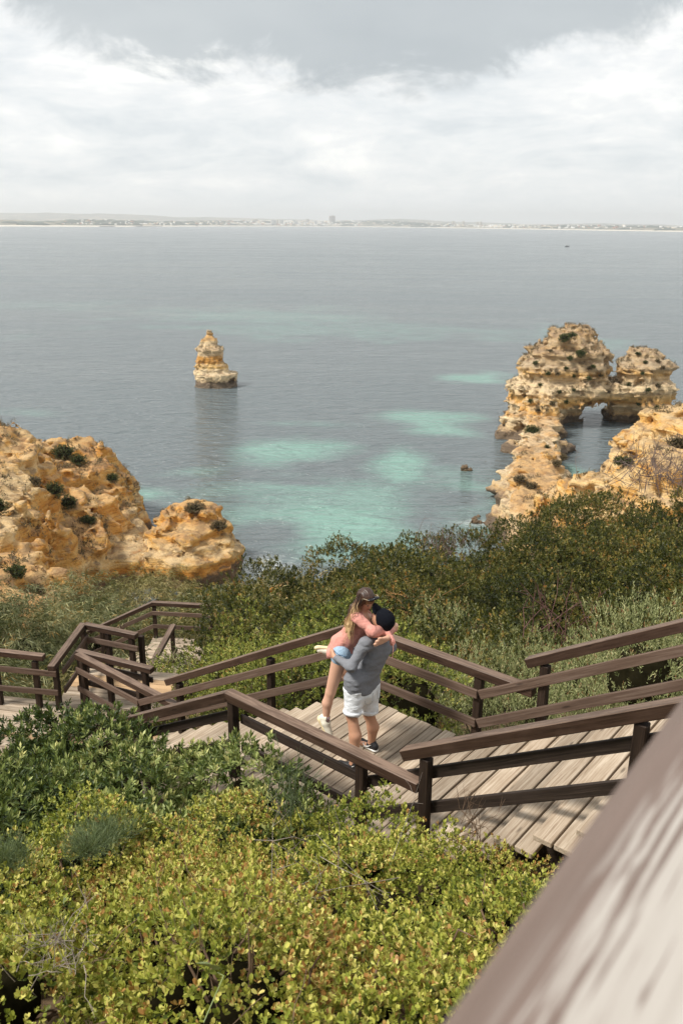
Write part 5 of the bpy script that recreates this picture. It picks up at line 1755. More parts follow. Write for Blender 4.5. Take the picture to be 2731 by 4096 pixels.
def sdf_part(name, parent, prims, res, k, mat, cut=(), rel=2, post=None, attrs=None, label=None, lam=0.5):
    V, Fq = sdf_mesh(prims, res, k, cut=cut, post=post)
    V = relax(V, Fq, rel, lam)
    at_ = attrs(V) if attrs else None
    o = wlink(name, make_mesh(name, V, Fq, mat, smooth=True, attrs=at_), parent)
    if label: o['label'] = label
    return o


# --------------- man
SHL, SHR = J(1461, 2575, 8.02), J(1556, 2588, 8.33)
HPL, HPR = J(1417, 2745, 8.02), J(1478, 2742, 8.26)
KNL, KNR = J(1408, 2868, 7.98), J(1477, 2862, 8.24)
ANL, ANR = J(1413, 3022, 7.99), J(1484, 2972, 8.26)
for A_ in (ANL, ANR): A_[2] = 0.085
# feet stand on the boards
ANL[:2] = at(1411, 3053, z=0.09)[:2]; ANR[:2] = at(1485, 2970, z=0.09)[:2]
SHC = (SHL + SHR) / 2; HPC = (HPL + HPR) / 2
NKB = J(1512, 2556, 8.20)
HDC = J(1528, 2478, 8.20)
man = empty('person', (ANL + ANR) / 2 * [1, 1, 0], 'man in a black cap and grey shirt lifting the woman', 'person')
ELL_ = J(1403, 2668, 7.92); WRL = J(1338, 2628, 8.12)
ELR = SHR + H3 * 0.22 - UPv * 0.20 + P3d * 0.05; WRR = SHR + H3 * 0.42 - UPv * 0.12 - P3d * 0.12
fwd = norm(H3 * 1.0 + P3d * -0.15)
faceD = norm(H3 * 0.85 - P3d * 0.10 + UPv * 0.55)      # face tilted up towards her
headU = norm(UPv - faceD * (UPv @ faceD))
headS = np.cross(faceD, headU)
R_head = np.array([faceD, headS, headU])
body = [Cone(SHC - UPv * 0.02, HPC, 0.155, 0.135, fwd, 1.35), Cone(SHL, SHR, 0.062, 0.062), Cone(NKB - UPv * 0.05, HDC - headU * 0.05 - faceD * 0.02, 0.062, 0.058),
        Ell(HDC, (0.098, 0.077, 0.112), R_head), Ell(HDC + faceD * 0.035 - headU * 0.065, (0.062, 0.055, 0.058), R_head),
        Cone(HDC + faceD * 0.085 + headU * 0.012, HDC + faceD * 0.108 - headU * 0.022, 0.010, 0.015),
        Ell(HDC - headS * 0.078 - faceD * 0.008 - headU * 0.02, (0.020, 0.010, 0.032), R_head), Ell(HDC + headS * 0.078 - faceD * 0.008 - headU * 0.02, (0.020, 0.010, 0.032), R_head),
        Cone(SHL, ELL_, 0.055, 0.042), Cone(ELL_, WRL, 0.042, 0.028), Cone(SHR, ELR, 0.055, 0.042), Cone(ELR, WRR, 0.042, 0.028)]
for (hp, kn, an) in ((HPL, KNL, ANL), (HPR, KNR, ANR)):
    calf = kn * 0.62 + an * 0.38 - fwd * 0.035
    body += [Cone(hp, kn, 0.080, 0.056), Cone(kn, calf, 0.056, 0.066), Cone(calf, an, 0.066, 0.038), Ell(kn + fwd * 0.018, (0.05, 0.05, 0.055))]
    toe = fwd
    body += [Cone(an + UPv * -0.03, an + fwd * 0.13 - UPv * 0.045, 0.034, 0.026)]


def hand(wr, dirn, side, nrm, curl, s=1.0, thumb=1.0, spread=0.16):
    """palm and five separate bent fingers. dirn: along the palm, side: towards the thumb, nrm: out of the back of the hand"""
    dirn, side, nrm = norm(vec(*dirn)), norm(vec(*side)), norm(vec(*nrm))
    pr_ = [Cone(wr, wr + dirn * 0.030 * s, 0.024 * s, 0.026 * s, nrm, 1.5), Cone(wr + dirn * 0.035 * s + side * 0.016 * s, wr + dirn * 0.078 * s + side * 0.026 * s, 0.019 * s, 0.014 * s, nrm, 1.25),
           Cone(wr + dirn * 0.035 * s - side * 0.014 * s, wr + dirn * 0.075 * s - side * 0.024 * s, 0.019 * s, 0.013 * s, nrm, 1.25)]
    fingers = []
    for i, (off, ln) in enumerate([(0.030, 0.072), (0.010, 0.080), (-0.011, 0.074), (-0.030, 0.058)]):
        b0 = wr + dirn * (0.082 - 0.004 * abs(i - 1)) * s + side * off * s
        d1 = norm(dirn + side * (off / 0.03) * spread - nrm * curl * 0.35)
        d2 = norm(d1 - nrm * curl * 0.8)
        d3 = norm(d2 - nrm * curl * 0.7)
        p1 = b0 + d1 * ln * 0.45 * s; p2 = p1 + d2 * ln * 0.32 * s; p3 = p2 + d3 * ln * 0.23 * s
        fingers += [Cone(b0 - d1 * 0.012, p1, 0.0095 * s, 0.0085 * s), Cone(p1, p2, 0.0085 * s, 0.0078 * s), Cone(p2, p3, 0.0078 * s, 0.0062 * s)]
    tb = wr + dirn * 0.022 * s + side * 0.022 * s
    t1 = tb + norm(dirn * 0.6 + side * 0.8 * thumb - nrm * 0.25) * 0.040 * s
    t2 = t1 + norm(dirn * 0.9 + side * 0.35 - nrm * 0.3 * curl) * 0.030 * s
    fingers += [Cone(tb, t1, 0.013 * s, 0.0105 * s), Cone(t1, t2, 0.0105 * s, 0.0080 * s)]
    return pr_, fingers


pl, fl_ = hand(WRL, J(1322, 2612, 8.22) - WRL, UPv + H3 * 0.2, -P3d + UPv * 0.1, 0.9)
pr2, fr_ = hand(WRR, H3 * 0.2 - P3d, UPv, H3, 0.6)
sdf_part('body', man, body + pl + fl_ + pr2 + fr_, 0.0095, 0.022, C_skin, rel=1)

# shirt
gk = dict(rel=2)
shirt = [Cone(SHC - UPv * 0.035, HPC + UPv * 0.03, 0.182, 0.178, fwd, 1.34), Cone(SHL + UPv * 0.0, SHR, 0.078, 0.078), Cone(SHL, ELL_, 0.074, 0.060), Cone(ELL_, WRL + (ELL_ - WRL) * 0.10, 0.060, 0.043),
         Cone(SHR, ELR, 0.074, 0.060), Cone(ELR, WRR, 0.060, 0.042), Cone(SHC + UPv * 0.02, NKB - UPv * 0.0, 0.09, 0.075), Cone(HPC + UPv * 0.03, HPC - UPv * 0.035, 0.180, 0.190, fwd, 1.22), Cone(HPL + UPv * 0.08, HPR + UPv * 0.08, 0.122, 0.122), Cone(HPL - UPv * 0.02, HPR - UPv * 0.02, 0.124, 0.124)]


def folds(amp, sc, seed, dirn=(1, 1, 1)):
    s_ = np.array(dirn, float)

    def f(P):
        a = fbm(P * sc * s_ + seed, 3, 0.5)
        return amp * (1 - 2 * np.abs(a)) * 0.9
    return f


sdf_part('grey_shirt', man, shirt, 0.0095, 0.045, C_grey, rel=1, cut=[Cone(NKB + UPv * 0.05, NKB + UPv * 0.2, 0.07, 0.1), Ell(HPC - UPv * 1.225, (1.2, 1.2, 1.2))],
         post=(folds(0.014, 8.0, 3.3, (0.7, 0.7, 1.4)), 0.05))
# shorts with turned-up hems
sh_ = [Cone(HPC + UPv * 0.05, HPC - UPv * 0.05, 0.165, 0.182, fwd, 1.22), Cone(HPL, HPR, 0.116, 0.116)]
hems = []
for (hp, kn) in ((HPL, KNL), (HPR, KNR)):
    e_ = hp + (kn - hp) * 0.86
    sh_ += [Cone(hp - UPv * 0.03, e_, 0.118, 0.100)]
    hems += [(e_, norm(kn - hp))]
cuts = [Ell(e_ + d_ * 0.10, (0.13, 0.13, 0.10)) for (e_, d_) in hems] + [Ell(HPC + UPv * 1.24, (1.2, 1.2, 1.2))]
sdf_part('white_shorts', man, sh_, 0.009, 0.03, C_white, cut=cuts, rel=1, post=(folds(0.012, 9.0, 8.1, (1, 1, 1.2)), 0.05))


def ring(c, ax, r0, r1, w, n=22):
    ax = norm(ax); e1 = norm(np.cross(ax, H3 + 0.01)); e2 = np.cross(ax, e1)
    V, Fq = [], []
    for i in range(n):
        a = 6.2832 * i / n
        rd = math.cos(a) * e1 + math.sin(a) * e2
        for (r_, z_) in ((r0, -w), (r1, -w), (r1 + 0.002, 0), (r1, w), (r0, w)):
            V.append(c + rd * r_ + ax * z_)
    for i in range(n):
        for j in range(5):
            a, b2 = i * 5 + j, i * 5 + (j + 1) % 5
            c2, d2 = ((i + 1) % n) * 5 + (j + 1) % 5, ((i + 1) % n) * 5 + j
            Fq.append([a, b2, c2, d2])
    return np.array(V), np.array(Fq)


hb = Bag()
for (e_, d_) in hems:
    V, Fq = ring(e_ - d_ * 0.012, d_, 0.080, 0.101, 0.018)
    o = wlink('turned_hem', make_mesh('turned_hem', V, Fq, C_white, smooth=True), man)
# back pocket seams
C0 = HPC - fwd * 0.120


def onback(du, dv):
    p_ = HPC + P3d * du + UPv * dv
    rr_ = 0.180
    x_ = min(abs(du) / 0.17, 0.95)
    return p_ - fwd * (rr_ / 1.28 * math.sqrt(1 - x_ * x_) + 0.020)


for s_ in (-1, 1):
    pts = [onback(s_ * 0.125, -0.025), onback(s_ * 0.115, -0.13), onback(s_ * 0.08, -0.15), onback(s_ * 0.045, -0.13), onback(s_ * 0.035, -0.025)]
    V, Fq = tube(np.array(pts), [0.002] * 5, 4)
    wlink('pocket_seam', make_mesh('pocket_seam', V, Fq, C_thread), man)
# cap
capc = HDC - faceD * 0.012 + headU * 0.022
capR = np.array([faceD, headS, headU])
cap = empty('cap_anchor', (0, 0, 0), 'x', 'x'); bpy.data.objects.remove(cap)
cp_ = sdf_part('black_cap', man, [Ell(capc, (0.122, 0.098, 0.110), capR), Cone(capc - faceD * 0.03, capc - faceD * 0.045 - headU * 0.045, 0.09, 0.078)], 0.008, 0.03, C_cap,
               cut=[Ell(HDC + faceD * 0.11 - headU * 0.075, (0.125, 0.14, 0.125), capR)], rel=2)
V, Fq = [], []
nb_ = 11
for j in range(2):
    for i in range(nb_):
        a = (i / (nb_ - 1) - 0.5) * 2
        cur = math.sqrt(max(0, 1 - a * a * 0.80))
        for q_ in range(4):
            t_ = q_ / 3
            p_ = capc + faceD * (0.075 + 0.02 * cur + t_ * 0.092 * cur) + headS * a * 0.078 + headU * (0.038 - 0.030 * a * a + 0.018 * t_ - (0.004 if j else 0))
            V.append(p_)
V = np.array(V)
for i in range(nb_ - 1):
    for q_ in range(3):
        a = i * 4 + q_
        Fq.append([a, a + 1, a + 5, a + 4]); Fq.append([a + nb_ * 4, a + 4 + nb_ * 4, a + 5 + nb_ * 4, a + 1 + nb_ * 4])
for i in range(nb_ - 1):
    a = i * 4 + 3; Fq.append([a, a + nb_ * 4, a + 4 + nb_ * 4, a + 4])
    a = i * 4; Fq.append([a, a + 4, a + 4 + nb_ * 4, a + nb_ * 4])
o = wlink('cap_brim', make_mesh('cap_brim', V, np.array(Fq), C_cap, smooth=True), None)
o.parent = cp_; o.matrix_basis = Matrix.Identity(4)
o.matrix_basis = Matrix.Identity(4)
V, Fq = tube([capc + headU * 0.108, capc + headU * 0.116], [0.008, 0.004], 8)
o = wlink('cap_button', make_mesh('cap_button', V, Fq, C_cap, smooth=True), None); o.parent = cp_
# stubble, brows, eyes, mouth
sdf_part('beard_stubble', man, [Ell(HDC + faceD * 0.036 - headU * 0.069, (0.0635, 0.0565, 0.056), R_head)], 0.006, 0.01, C_stub,
         cut=[Ell(HDC + faceD * 0.07 + headU * 0.005, (0.09, 0.10, 0.052), R_head)], rel=1)
for s_ in (-1, 1):
    e_ = HDC + faceD * 0.086 + headS * s_ * 0.033 + headU * 0.012
    V, Fq = tube([e_ - headS * 0.014, e_ + faceD * 0.003, e_ + headS * 0.014], [0.003, 0.005, 0.003], 6)
    wlink('eye', make_mesh('eye', V, Fq, C_eye, smooth=True), man)
V, Fq = tube([HDC + faceD * 0.092 - headU * 0.052 - headS * 0.02, HDC + faceD * 0.098 - headU * 0.052, HDC + faceD * 0.092 - headU * 0.052 + headS * 0.02], [0.003, 0.006, 0.003], 6)
wlink('mouth', make_mesh('mouth', V, Fq, C_lip, smooth=True), man)


def swoosh(c, along, up, out, s):
    """curved tick: thin flat shape laid on the side of a shoe"""
    top = [(-0.55, 0.30), (-0.50, 0.02), (-0.30, -0.16), (0.0, -0.06), (0.35, 0.14), (0.75, 0.40)]
    bot = [(-0.55, 0.30), (-0.66, -0.10), (-0.45, -0.38), (-0.05, -0.30), (0.35, -0.04), (0.75, 0.40)]
    V, Fq = [], []
    for (a, b2) in zip(top, bot):
        V.append(c + along * a[0] * s + up * a[1] * s + out * 0.003); V.append(c + along * b2[0] * s + up * b2[1] * s + out * 0.003)
        V.append(c + along * a[0] * s + up * a[1] * s - out * 0.006); V.append(c + along * b2[0] * s + up * b2[1] * s - out * 0.006)
    for i in range(5):
        a = i * 4
        Fq += [[a, a + 1, a + 5, a + 4], [a, a + 4, a + 6, a + 2], [a + 1, a + 3, a + 7, a + 5]]
    return np.array(V), np.array(Fq)


for (an, nm) in ((ANL, 0), (ANR, 1)):
    d_ = norm(fwd + P3d * (0.25 if nm else -0.05))
    sd_ = np.cross(UPv, d_)
    hl = an * [1, 1, 0] - d_ * 0.055
    tp = [Cone(hl + UPv * 0.055, hl + d_ * 0.06 + UPv * 0.06, 0.038, 0.042), Cone(hl + d_ * 0.06 + UPv * 0.055, hl + d_ * 0.20 + UPv * 0.040, 0.043, 0.034, UPv, 1.25), Cone(hl + d_ * 0.20 + UPv * 0.040, hl + d_ * 0.245 + UPv * 0.034, 0.036, 0.028, UPv, 1.1),
          Cone(hl + UPv * 0.075, hl + UPv * 0.10 + d_ * 0.03, 0.033, 0.038)]
    so = sdf_part('trainer', man, tp, 0.0055, 0.02, C_black, cut=[Cone(an + UPv * 0.03, an + UPv * 0.12, 0.030, 0.045)], rel=1, label='black trainer with a white curved tick and white sole')
    sl = [Cone(hl + UPv * 0.022, hl + d_ * 0.10 + UPv * 0.018, 0.040, 0.040, UPv, 1.9), Cone(hl + d_ * 0.10 + UPv * 0.018, hl + d_ * 0.235 + UPv * 0.018, 0.040, 0.036, UPv, 2.0)]
    o = sdf_part('sole', None, sl, 0.0055, 0.01, C_wsole, rel=1); o.parent = so; o.matrix_basis = Matrix.Identity(4)
    for sgn in (1, -1):
        outv = sd_ * sgn
        V, Fq = swoosh(hl + d_ * 0.085 + UPv * 0.058 + outv * 0.0455, -d_, UPv, outv, 0.085)
        o = wlink('tick_mark', make_mesh('tick_mark', V, Fq, C_wsole), None); o.parent = so
    # pull tab
V, Fq = swoosh(J(1408, 2663, 7.85), H3, UPv, -P3d, 0.001)
btn = J(1410, 2650, 7.86)
sdf_part('sleeve_button', man, [Ell(ELL_ + norm(vec(0.1, -1, 0.5)) * 0.058, (0.008, 0.008, 0.008))], 0.003, 0.0, C_eye, rel=0)

# --------------- woman
woman = empty('person', J(1362, 2640, 8.35) * [1, 1, 0], 'woman in a salmon blouse and denim shorts lifted off her feet', 'person')
wH = J(1462, 2398, 8.30)
wSL, wSR = J(1428, 2472, 8.12), J(1478, 2478, 8.50)
wSC = (wSL + wSR) / 2
wHP = J(1368, 2612, 8.34)
wHL, wHR = J(1362, 2622, 8.22), J(1388, 2625, 8.50)
wKL, wAL = J(1322, 2768, 8.20), J(1303, 2886, 8.16)
wKR, wAR = J(1398, 2725, 8.62), J(1330, 2612, 8.50)
wEL = J(1489, 2526, 8.02); wWL = J(1568, 2520, 8.30)
wER = wSR + (-H3) * 0.24 + UPv * -0.06 + P3d * 0.05; wWR = J(1550, 2553, 8.005)
wf = norm(-H3 * 0.80 + UPv * -0.55 + P3d * -0.15)      # face looks down at him
wu = norm(UPv - wf * (UPv @ wf)); ws = np.cross(wf, wu)
wR = np.array([wf, ws, wu])
wb = [Cone(wSC - UPv * 0.03, wHP + UPv * 0.06, 0.115, 0.105, H3, 1.25), Cone(wHL, wHR, 0.085, 0.085), Cone(wSL, wSR, 0.048, 0.048), Cone(wSC, wH - wu * 0.05, 0.048, 0.046),
      Ell(wH, (0.092, 0.072, 0.108), wR), Ell(wH + wf * 0.035 - wu * 0.065, (0.055, 0.047, 0.050), wR), Cone(wH + wf * 0.083 + wu * 0.010, wH + wf * 0.104 - wu * 0.022, 0.008, 0.011),
      Cone(wSL, wEL, 0.043, 0.034), Cone(wEL, wWL, 0.034, 0.023), Cone(wSR, wER, 0.043, 0.034), Cone(wER, wWR, 0.034, 0.023),
      Cone(wHL, wKL, 0.088, 0.056), Cone(wKL, wKL * 0.62 + wAL * 0.38 + norm(vec(-1, 0.2, 0)) * 0.018, 0.052, 0.055), Cone(wKL * 0.62 + wAL * 0.38 + norm(vec(-1, 0.2, 0)) * 0.018, wAL, 0.054, 0.030),
      Cone(wHR, wKR, 0.086, 0.055), Cone(wKR, wKR * 0.6 + wAR * 0.4, 0.052, 0.053), Cone(wKR * 0.6 + wAR * 0.4, wAR, 0.053, 0.029),
      Cone(wAL, wAL + norm(-H3 * 0.45 - UPv) * 0.12, 0.03, 0.024), Cone(wAR, wAR + vec(-0.13, 0.0, 0.02), 0.03, 0.024)]
h1, f1 = hand(wWL, J(1588, 2512, 8.36) - wWL, UPv, P3d * 0.2 - H3, 1.5, 0.92)
h2, f2 = hand(wWR, J(1498, 2574, 7.915) - wWR, -UPv * 0.6 + vec(-.3, 0, 0), -H3 * 0.7 - P3d * 0.6 + UPv * 0.2, 0.25, 1.0, spread=0.32, thumb=0.7)
sdf_part('body', woman, wb + h1 + f1 + h2 + f2, 0.0090, 0.020, C_skinw, rel=1)
# blouse
bl = [Cone(wSC - UPv * 0.03, wHP + UPv * 0.10, 0.135, 0.130, H3, 1.2), Cone(wHP + UPv * 0.12, wHP + UPv * 0.03 + vec(-0.02, 0, 0), 0.140, 0.172, H3, 1.15), Cone(wSL, wSR, 0.060, 0.060),
      Cone(wSL, wEL, 0.066, 0.062), Cone(wEL, wEL * 0.25 + wWL * 0.75, 0.068, 0.060), Cone(wEL * 0.25 + wWL * 0.75, wWL, 0.050, 0.032),
      Cone(wSR, wER, 0.066, 0.062), Cone(wER, wWR + (wER - wWR) * 0.3, 0.060, 0.040),
      Cone(J(1556, 2530, 8.10), J(1570, 2566, 8.03), 0.028, 0.050, H3, 1.4)]
sdf_part('salmon_blouse', woman, bl, 0.0090, 0.035, C_pink, cut=[Cone(wSC + UPv * 0.06 - H3 * 0.07, wSC + UPv * 0.2 - H3 * 0.1, 0.055, 0.07), Ell(wHP - UPv * 0.12 + vec(0.02, 0, 0), (0.30, 0.30, 0.125))],
         rel=1, post=(folds(0.017, 8.5, 21.0, (1.2, 1.2, 0.7)), 0.06))
for q_, (dx, ln) in enumerate(((0.0, 0.20), (0.012, 0.05))):
    s_ = J(1572, 2560, 7.98) + vec(dx, 0, 0)
    V, Fq = tube([s_, s_ + vec(0.004, -0.01, -ln * 0.5), s_ + vec(-0.004, -0.012, -ln)], [0.004, 0.0035, 0.003], 5)
    wlink('sleeve_tie', make_mesh('sleeve_tie', V, Fq, C_pink), woman)
sdf_part('denim_shorts', woman, [Cone(wHL + UPv * 0.02, wHR + UPv * 0.02, 0.094, 0.094), Cone(wHP + UPv * 0.07, wHP, 0.105, 0.115, H3, 1.1), Cone(wHL, wHL * 0.93 + wKL * 0.07, 0.096, 0.094)], 0.009, 0.03, C_denim, rel=1,
         cut=[Ell(wHL * 0.45 + wKL * 0.55, (0.16, 0.16, 0.17))])


for pts in ([wHL + vec(-0.07, -0.055, 0.085), wHL + vec(-0.02, -0.095, 0.06), wHL + vec(0.05, -0.088, 0.04)], [wHL + vec(-0.015, -0.097, 0.065), wHL + vec(-0.03, -0.100, 0.0), wHL + vec(-0.045, -0.088, -0.05)]):
    V, Fq = tube(np.array(pts), [0.003] * 3, 5)
    wlink('denim_seam', make_mesh('denim_seam', V, Fq, tone_mat('denim_stitch', (0.10, 0.20, 0.33), 0.9)), woman)


def trainer(parent, an, d_, up, label, sole_vis=False):
    """chunky cream trainer: d_ towards the toe, up towards the leg"""
    d_, up = norm(d_), norm(up)
    hl = an - d_ * 0.05 - up * 0.06
    tp = [Cone(hl + up * 0.045, hl + d_ * 0.06 + up * 0.055, 0.044, 0.050), Cone(hl + d_ * 0.06 + up * 0.050, hl + d_ * 0.185 + up * 0.035, 0.050, 0.040, up, 1.15), Cone(hl + up * 0.06, hl + up * 0.10 + d_ * 0.03, 0.037, 0.042)]
    so = sdf_part('trainer', parent, tp, 0.006, 0.02, C_cream, rel=1, label=label, cut=[Cone(an + up * 0.03, an + up * 0.12, 0.030, 0.05)])
    sl = [Cone(hl + up * 0.010, hl + d_ * 0.09 + up * 0.012, 0.052, 0.044, up, 1.8), Cone(hl + d_ * 0.09 + up * 0.012, hl + d_ * 0.20 + up * 0.010, 0.044, 0.052, up, 1.9)]
    o = sdf_part('sole', None, sl, 0.006, 0.012, C_sole, rel=1); o.parent = so; o.matrix_basis = Matrix.Identity(4)
    return so


trainer(woman, wAL, norm(-H3 * 0.55 - UPv * 0.85), norm(wKL - wAL + H3 * -0.3), 'cream trainer hanging with its toe pointing down')
trainer(woman, wAR, vec(-1.0, 0.05, 0.03), norm(vec(0.10, -0.45, -0.9)), 'cream trainer kicked up with its sole facing the sky')
V, Fq = ring(wAL + norm(wKL - wAL) * 0.035, wKL - wAL, 0.028, 0.0385, 0.030, 18)
wlink('sock', make_mesh('sock', V, Fq, C_sock, smooth=True), woman)
# hair: a cap of hair and long locks down her back
hair = [Ell(wH - wf * 0.014 + wu * 0.016, (0.108, 0.088, 0.112), wR)]
root_ = wH - wf * 0.03 + wu * 0.06
locks = []
ends = [(1392, 2548, 8.18), (1398, 2556, 8.12), (1383, 2530, 8.24), (1378, 2505, 8.28), (1402, 2520, 8.14), (1408, 2500, 8.12), (1390, 2500, 8.2), (1396, 2538, 8.2)]
for i, (u, v, Y) in enumerate(ends):
    e_ = J(u, v, Y)
    a0 = wH - wf * 0.05 + wu * (0.05 - 0.012 * i) - ws * (0.05 - 0.02 * (i % 3))
    md = J(1415 - 3 * (i % 3), 2430 + 8 * (i % 4), 8.18 + 0.03 * (i % 3))
    m2 = (md + e_) / 2 + vec(-0.02, 0, 0) * (1 if i % 2 else 0.3)
    locks += [Cone(a0, md, 0.040, 0.036), Cone(md, m2, 0.034, 0.026), Cone(m2, e_, 0.026, 0.010)]


def hair_tone(V):
    t_ = np.clip((wH[2] + 0.02 - V[:, 2]) / 0.62, 0, 1)
    front = np.clip(((V - wH) @ wf - 0.02) / 0.06, 0, 1)
    return {'tone': np.clip(-0.10 + 0.66 * t_ + 0.62 * front, 0, 1)}


sdf_part('long_brown_hair', woman, hair + locks, 0.0080, 0.02, C_hair, cut=[Ell(wH + wf * 0.10 - wu * 0.045, (0.080, 0.10, 0.085), wR)], rel=1,
         post=(lambda P: 0.004 * np.sin((P[:, 0] * 0.8 + P[:, 1] * 0.6) * 260 + 3 * vnoise(P * 12)), 0.04), attrs=hair_tone)
# loose strands
sb = Bag()
for i in range(46):
    u, v, Y = ends[i % len(ends)]
    e_ = J(u + rng.normal(0, 9), v + rng.normal(8, 14), Y + rng.normal(0, 0.02))
    md = J(1412 + rng.normal(0, 7), 2440 + rng.normal(0, 14), Y - 0.02 + rng.normal(0, 0.02))
    a0 = wH - wf * 0.05 + wu * 0.06 + rng.normal(0, 0.02, 3)
    sb.add(*tube([a0, (a0 + md) / 2 + vec(-0.015, 0, 0.02), md, (md + e_) / 2 + rng.normal(0, 0.012, 3), e_], [0.002, 0.003, 0.003, 0.002, 0.001], 4))
for i in range(26):   # blond front locks blown over the cheek
    a0 = wH + wu * 0.085 + wf * (0.02 + 0.002 * i) - ws * (0.05 - 0.004 * i)
    e_ = wH - ws * (0.082 - 0.001 * i) - wu * (0.02 + rng.uniform(0, 0.04)) + wf * (-0.05 + 0.006 * i)
    sb.add(*tube([a0, wH - ws * 0.088 + wu * 0.05 + wf * (0.03 - 0.002 * i), e_], [0.003, 0.005, 0.002], 4))
V = np.concatenate(sb.V)
wlink('hair_strands', sb.mesh('hair_strands', C_hair, smooth=True, attrs={'tone': np.clip(hair_tone(V)['tone'] + 0.10 + 0.5 * np.clip(((V - wH) @ wf + 0.01) / 0.05, 0, 1), 0, 1)}), woman)['kind'] = 'stuff'
for s_ in (-1, 1):
    e_ = wH + wf * 0.082 + ws * s_ * 0.031 + wu * 0.012
    V, Fq = tube([e_ - ws * 0.013, e_ + wf * 0.003, e_ + ws * 0.013], [0.003, 0.005, 0.003], 6)
    wlink('eye', make_mesh('eye', V, Fq, C_eye, smooth=True), woman)
V, Fq = tube([wH + wf * 0.088 - wu * 0.052 - ws * 0.018, wH + wf * 0.095 - wu * 0.052, wH + wf * 0.088 - wu * 0.052 + ws * 0.018], [0.003, 0.006, 0.003], 6)
wlink('mouth', make_mesh('mouth', V, Fq, C_lip, smooth=True), woman)
# sunglasses pushed up on the hair
sg = empty('sunglasses', wH + wu * 0.10, 'black sunglasses pushed up on the woman\'s hair', 'sunglasses')
gc = wH + wf * 0.074 + wu * 0.108
gu = norm(wu * 0.72 + wf * 0.68); go_ = norm(np.cross(ws, gu));
if go_ @ wf < 0: go_ = -go_
for s_ in (-1, 1):
    c_ = gc + ws * s_ * 0.036
    R_ = np.array([ws, gu, np.cross(ws, gu)])
    V, Fq = sdf_mesh([Ell(c_, (0.041, 0.032, 0.017), R_)], 0.005, 0.0)
    wlink('lens', make_mesh('lens', V, Fq, C_glass, smooth=True), sg)
    V, Fq = tube([gc + ws * s_ * 0.068 + gu * 0.01, gc + ws * s_ * 0.088 - wf * 0.045 - wu * 0.02, gc + ws * s_ * 0.088 - wf * 0.07 - wu * 0.055, gc + ws * s_ * 0.086 - wf * 0.05 - wu * 0.06], [0.003, 0.003, 0.003, 0.002], 6)
    wlink('temple_arm', make_mesh('temple_arm', V, Fq, C_pearl, smooth=True), sg)
V, Fq = tube([gc - ws * 0.010 + gu * 0.006, gc + gu * 0.010, gc + ws * 0.010 + gu * 0.006], [0.005, 0.005, 0.005], 6)
wlink('bridge', make_mesh('bridge', V, Fq, C_glass, smooth=True), sg)
HAZE = True

# ------------------------------------------------------------------ far shore, town and hills
m, b, bs, o = new_mat('far_land')
geo = b.n('ShaderNodeNewGeometry'); pos = geo.outputs['Position']
zc_ = b.n('ShaderNodeSeparateXYZ', ins={'Vector': pos}).outputs[2]
n1 = b.noise(b.mapping(pos, scale=(0.006, 0.006, 0.03)), 1.0, 5, 0.6)
n2 = b.noise(b.mapping(pos, scale=(0.02, 0.02, 0.05)), 1.0, 4, 0.6)
col = b.ramp(n1, [(0.35, (0.035, 0.05, 0.03)), (0.5, (0.10, 0.10, 0.06)), (0.62, (0.30, 0.24, 0.16)), (0.7, (0.12, 0.12, 0.07))])
col = b.mix(b.math('MULTIPLY', b.sstep(n2, 0.5, 0.6), 0.4), col, (0.33, 0.28, 0.21))
col = b.mix(b.sstep(zc_, SEA + 7, SEA + 4), col, (0.66, 0.60, 0.50))
set_in(b, bs, Base_Color=col, Roughness=1.0)
M_far = m
shore = [(-700, 4600), (0, 5000), (500, 5600), (900, 7200), (1331, 9000), (1700, 8300), (2100, 7200), (2500, 6300), (2731, 5900), (3400, 5400)]
su = np.array([s[0] for s in shore], float); sD = np.array([s[1] for s in shore], float)
uu = np.linspace(-700, 3400, 420)
Dn = np.interp(uu, su, sD)
rowsT = [-60, 0, 25, 60, 140, 260, 420, 700, 1100, 1500, 2000]
hprof = np.interp(uu, [-700, 0, 150, 400, 650, 760, 1000, 1250, 1400, 1600, 1750, 1900, 2200, 2450, 2731, 3400], [30, 26, 22, 34, 26, 30, 42, 46, 52, 48, 34, 22, 26, 30, 22, 25])
V = []
for i, u in enumerate(uu):
    r = ray(u, 905); r = r[:2] / np.linalg.norm(r[:2])
    base = r * Dn[i]
    for j, t_ in enumerate(rowsT):
        p_ = base + r * t_
        hz_ = [-4, 0.0, 3.0, 4.0, 10, 0.45, 0.75, 1.0, 1.0, 0.8, -0.3][j]
        h_ = hz_ if j < 5 else hprof[i] * hz_
        V.append([p_[0], p_[1], h_])
V = np.array(V)
nz_ = fbm(np.stack([V[:, 0], V[:, 1], V[:, 0] * 0], -1) * 0.004, 4)
jj = np.tile(np.arange(len(rowsT)), len(uu))
V[:, 2] += SEA + np.where(jj >= 4, nz_ * 16, 0)
ids = np.arange(len(V)).reshape(len(uu), len(rowsT))
Fq = np.stack([ids[:-1, :-1], ids[1:, :-1], ids[1:, 1:], ids[:-1, 1:]], -1).reshape(-1, 4)
tag(wlink('far_shore', make_mesh('far_shore', V, Fq, M_far, smooth=True), None), kind='structure')
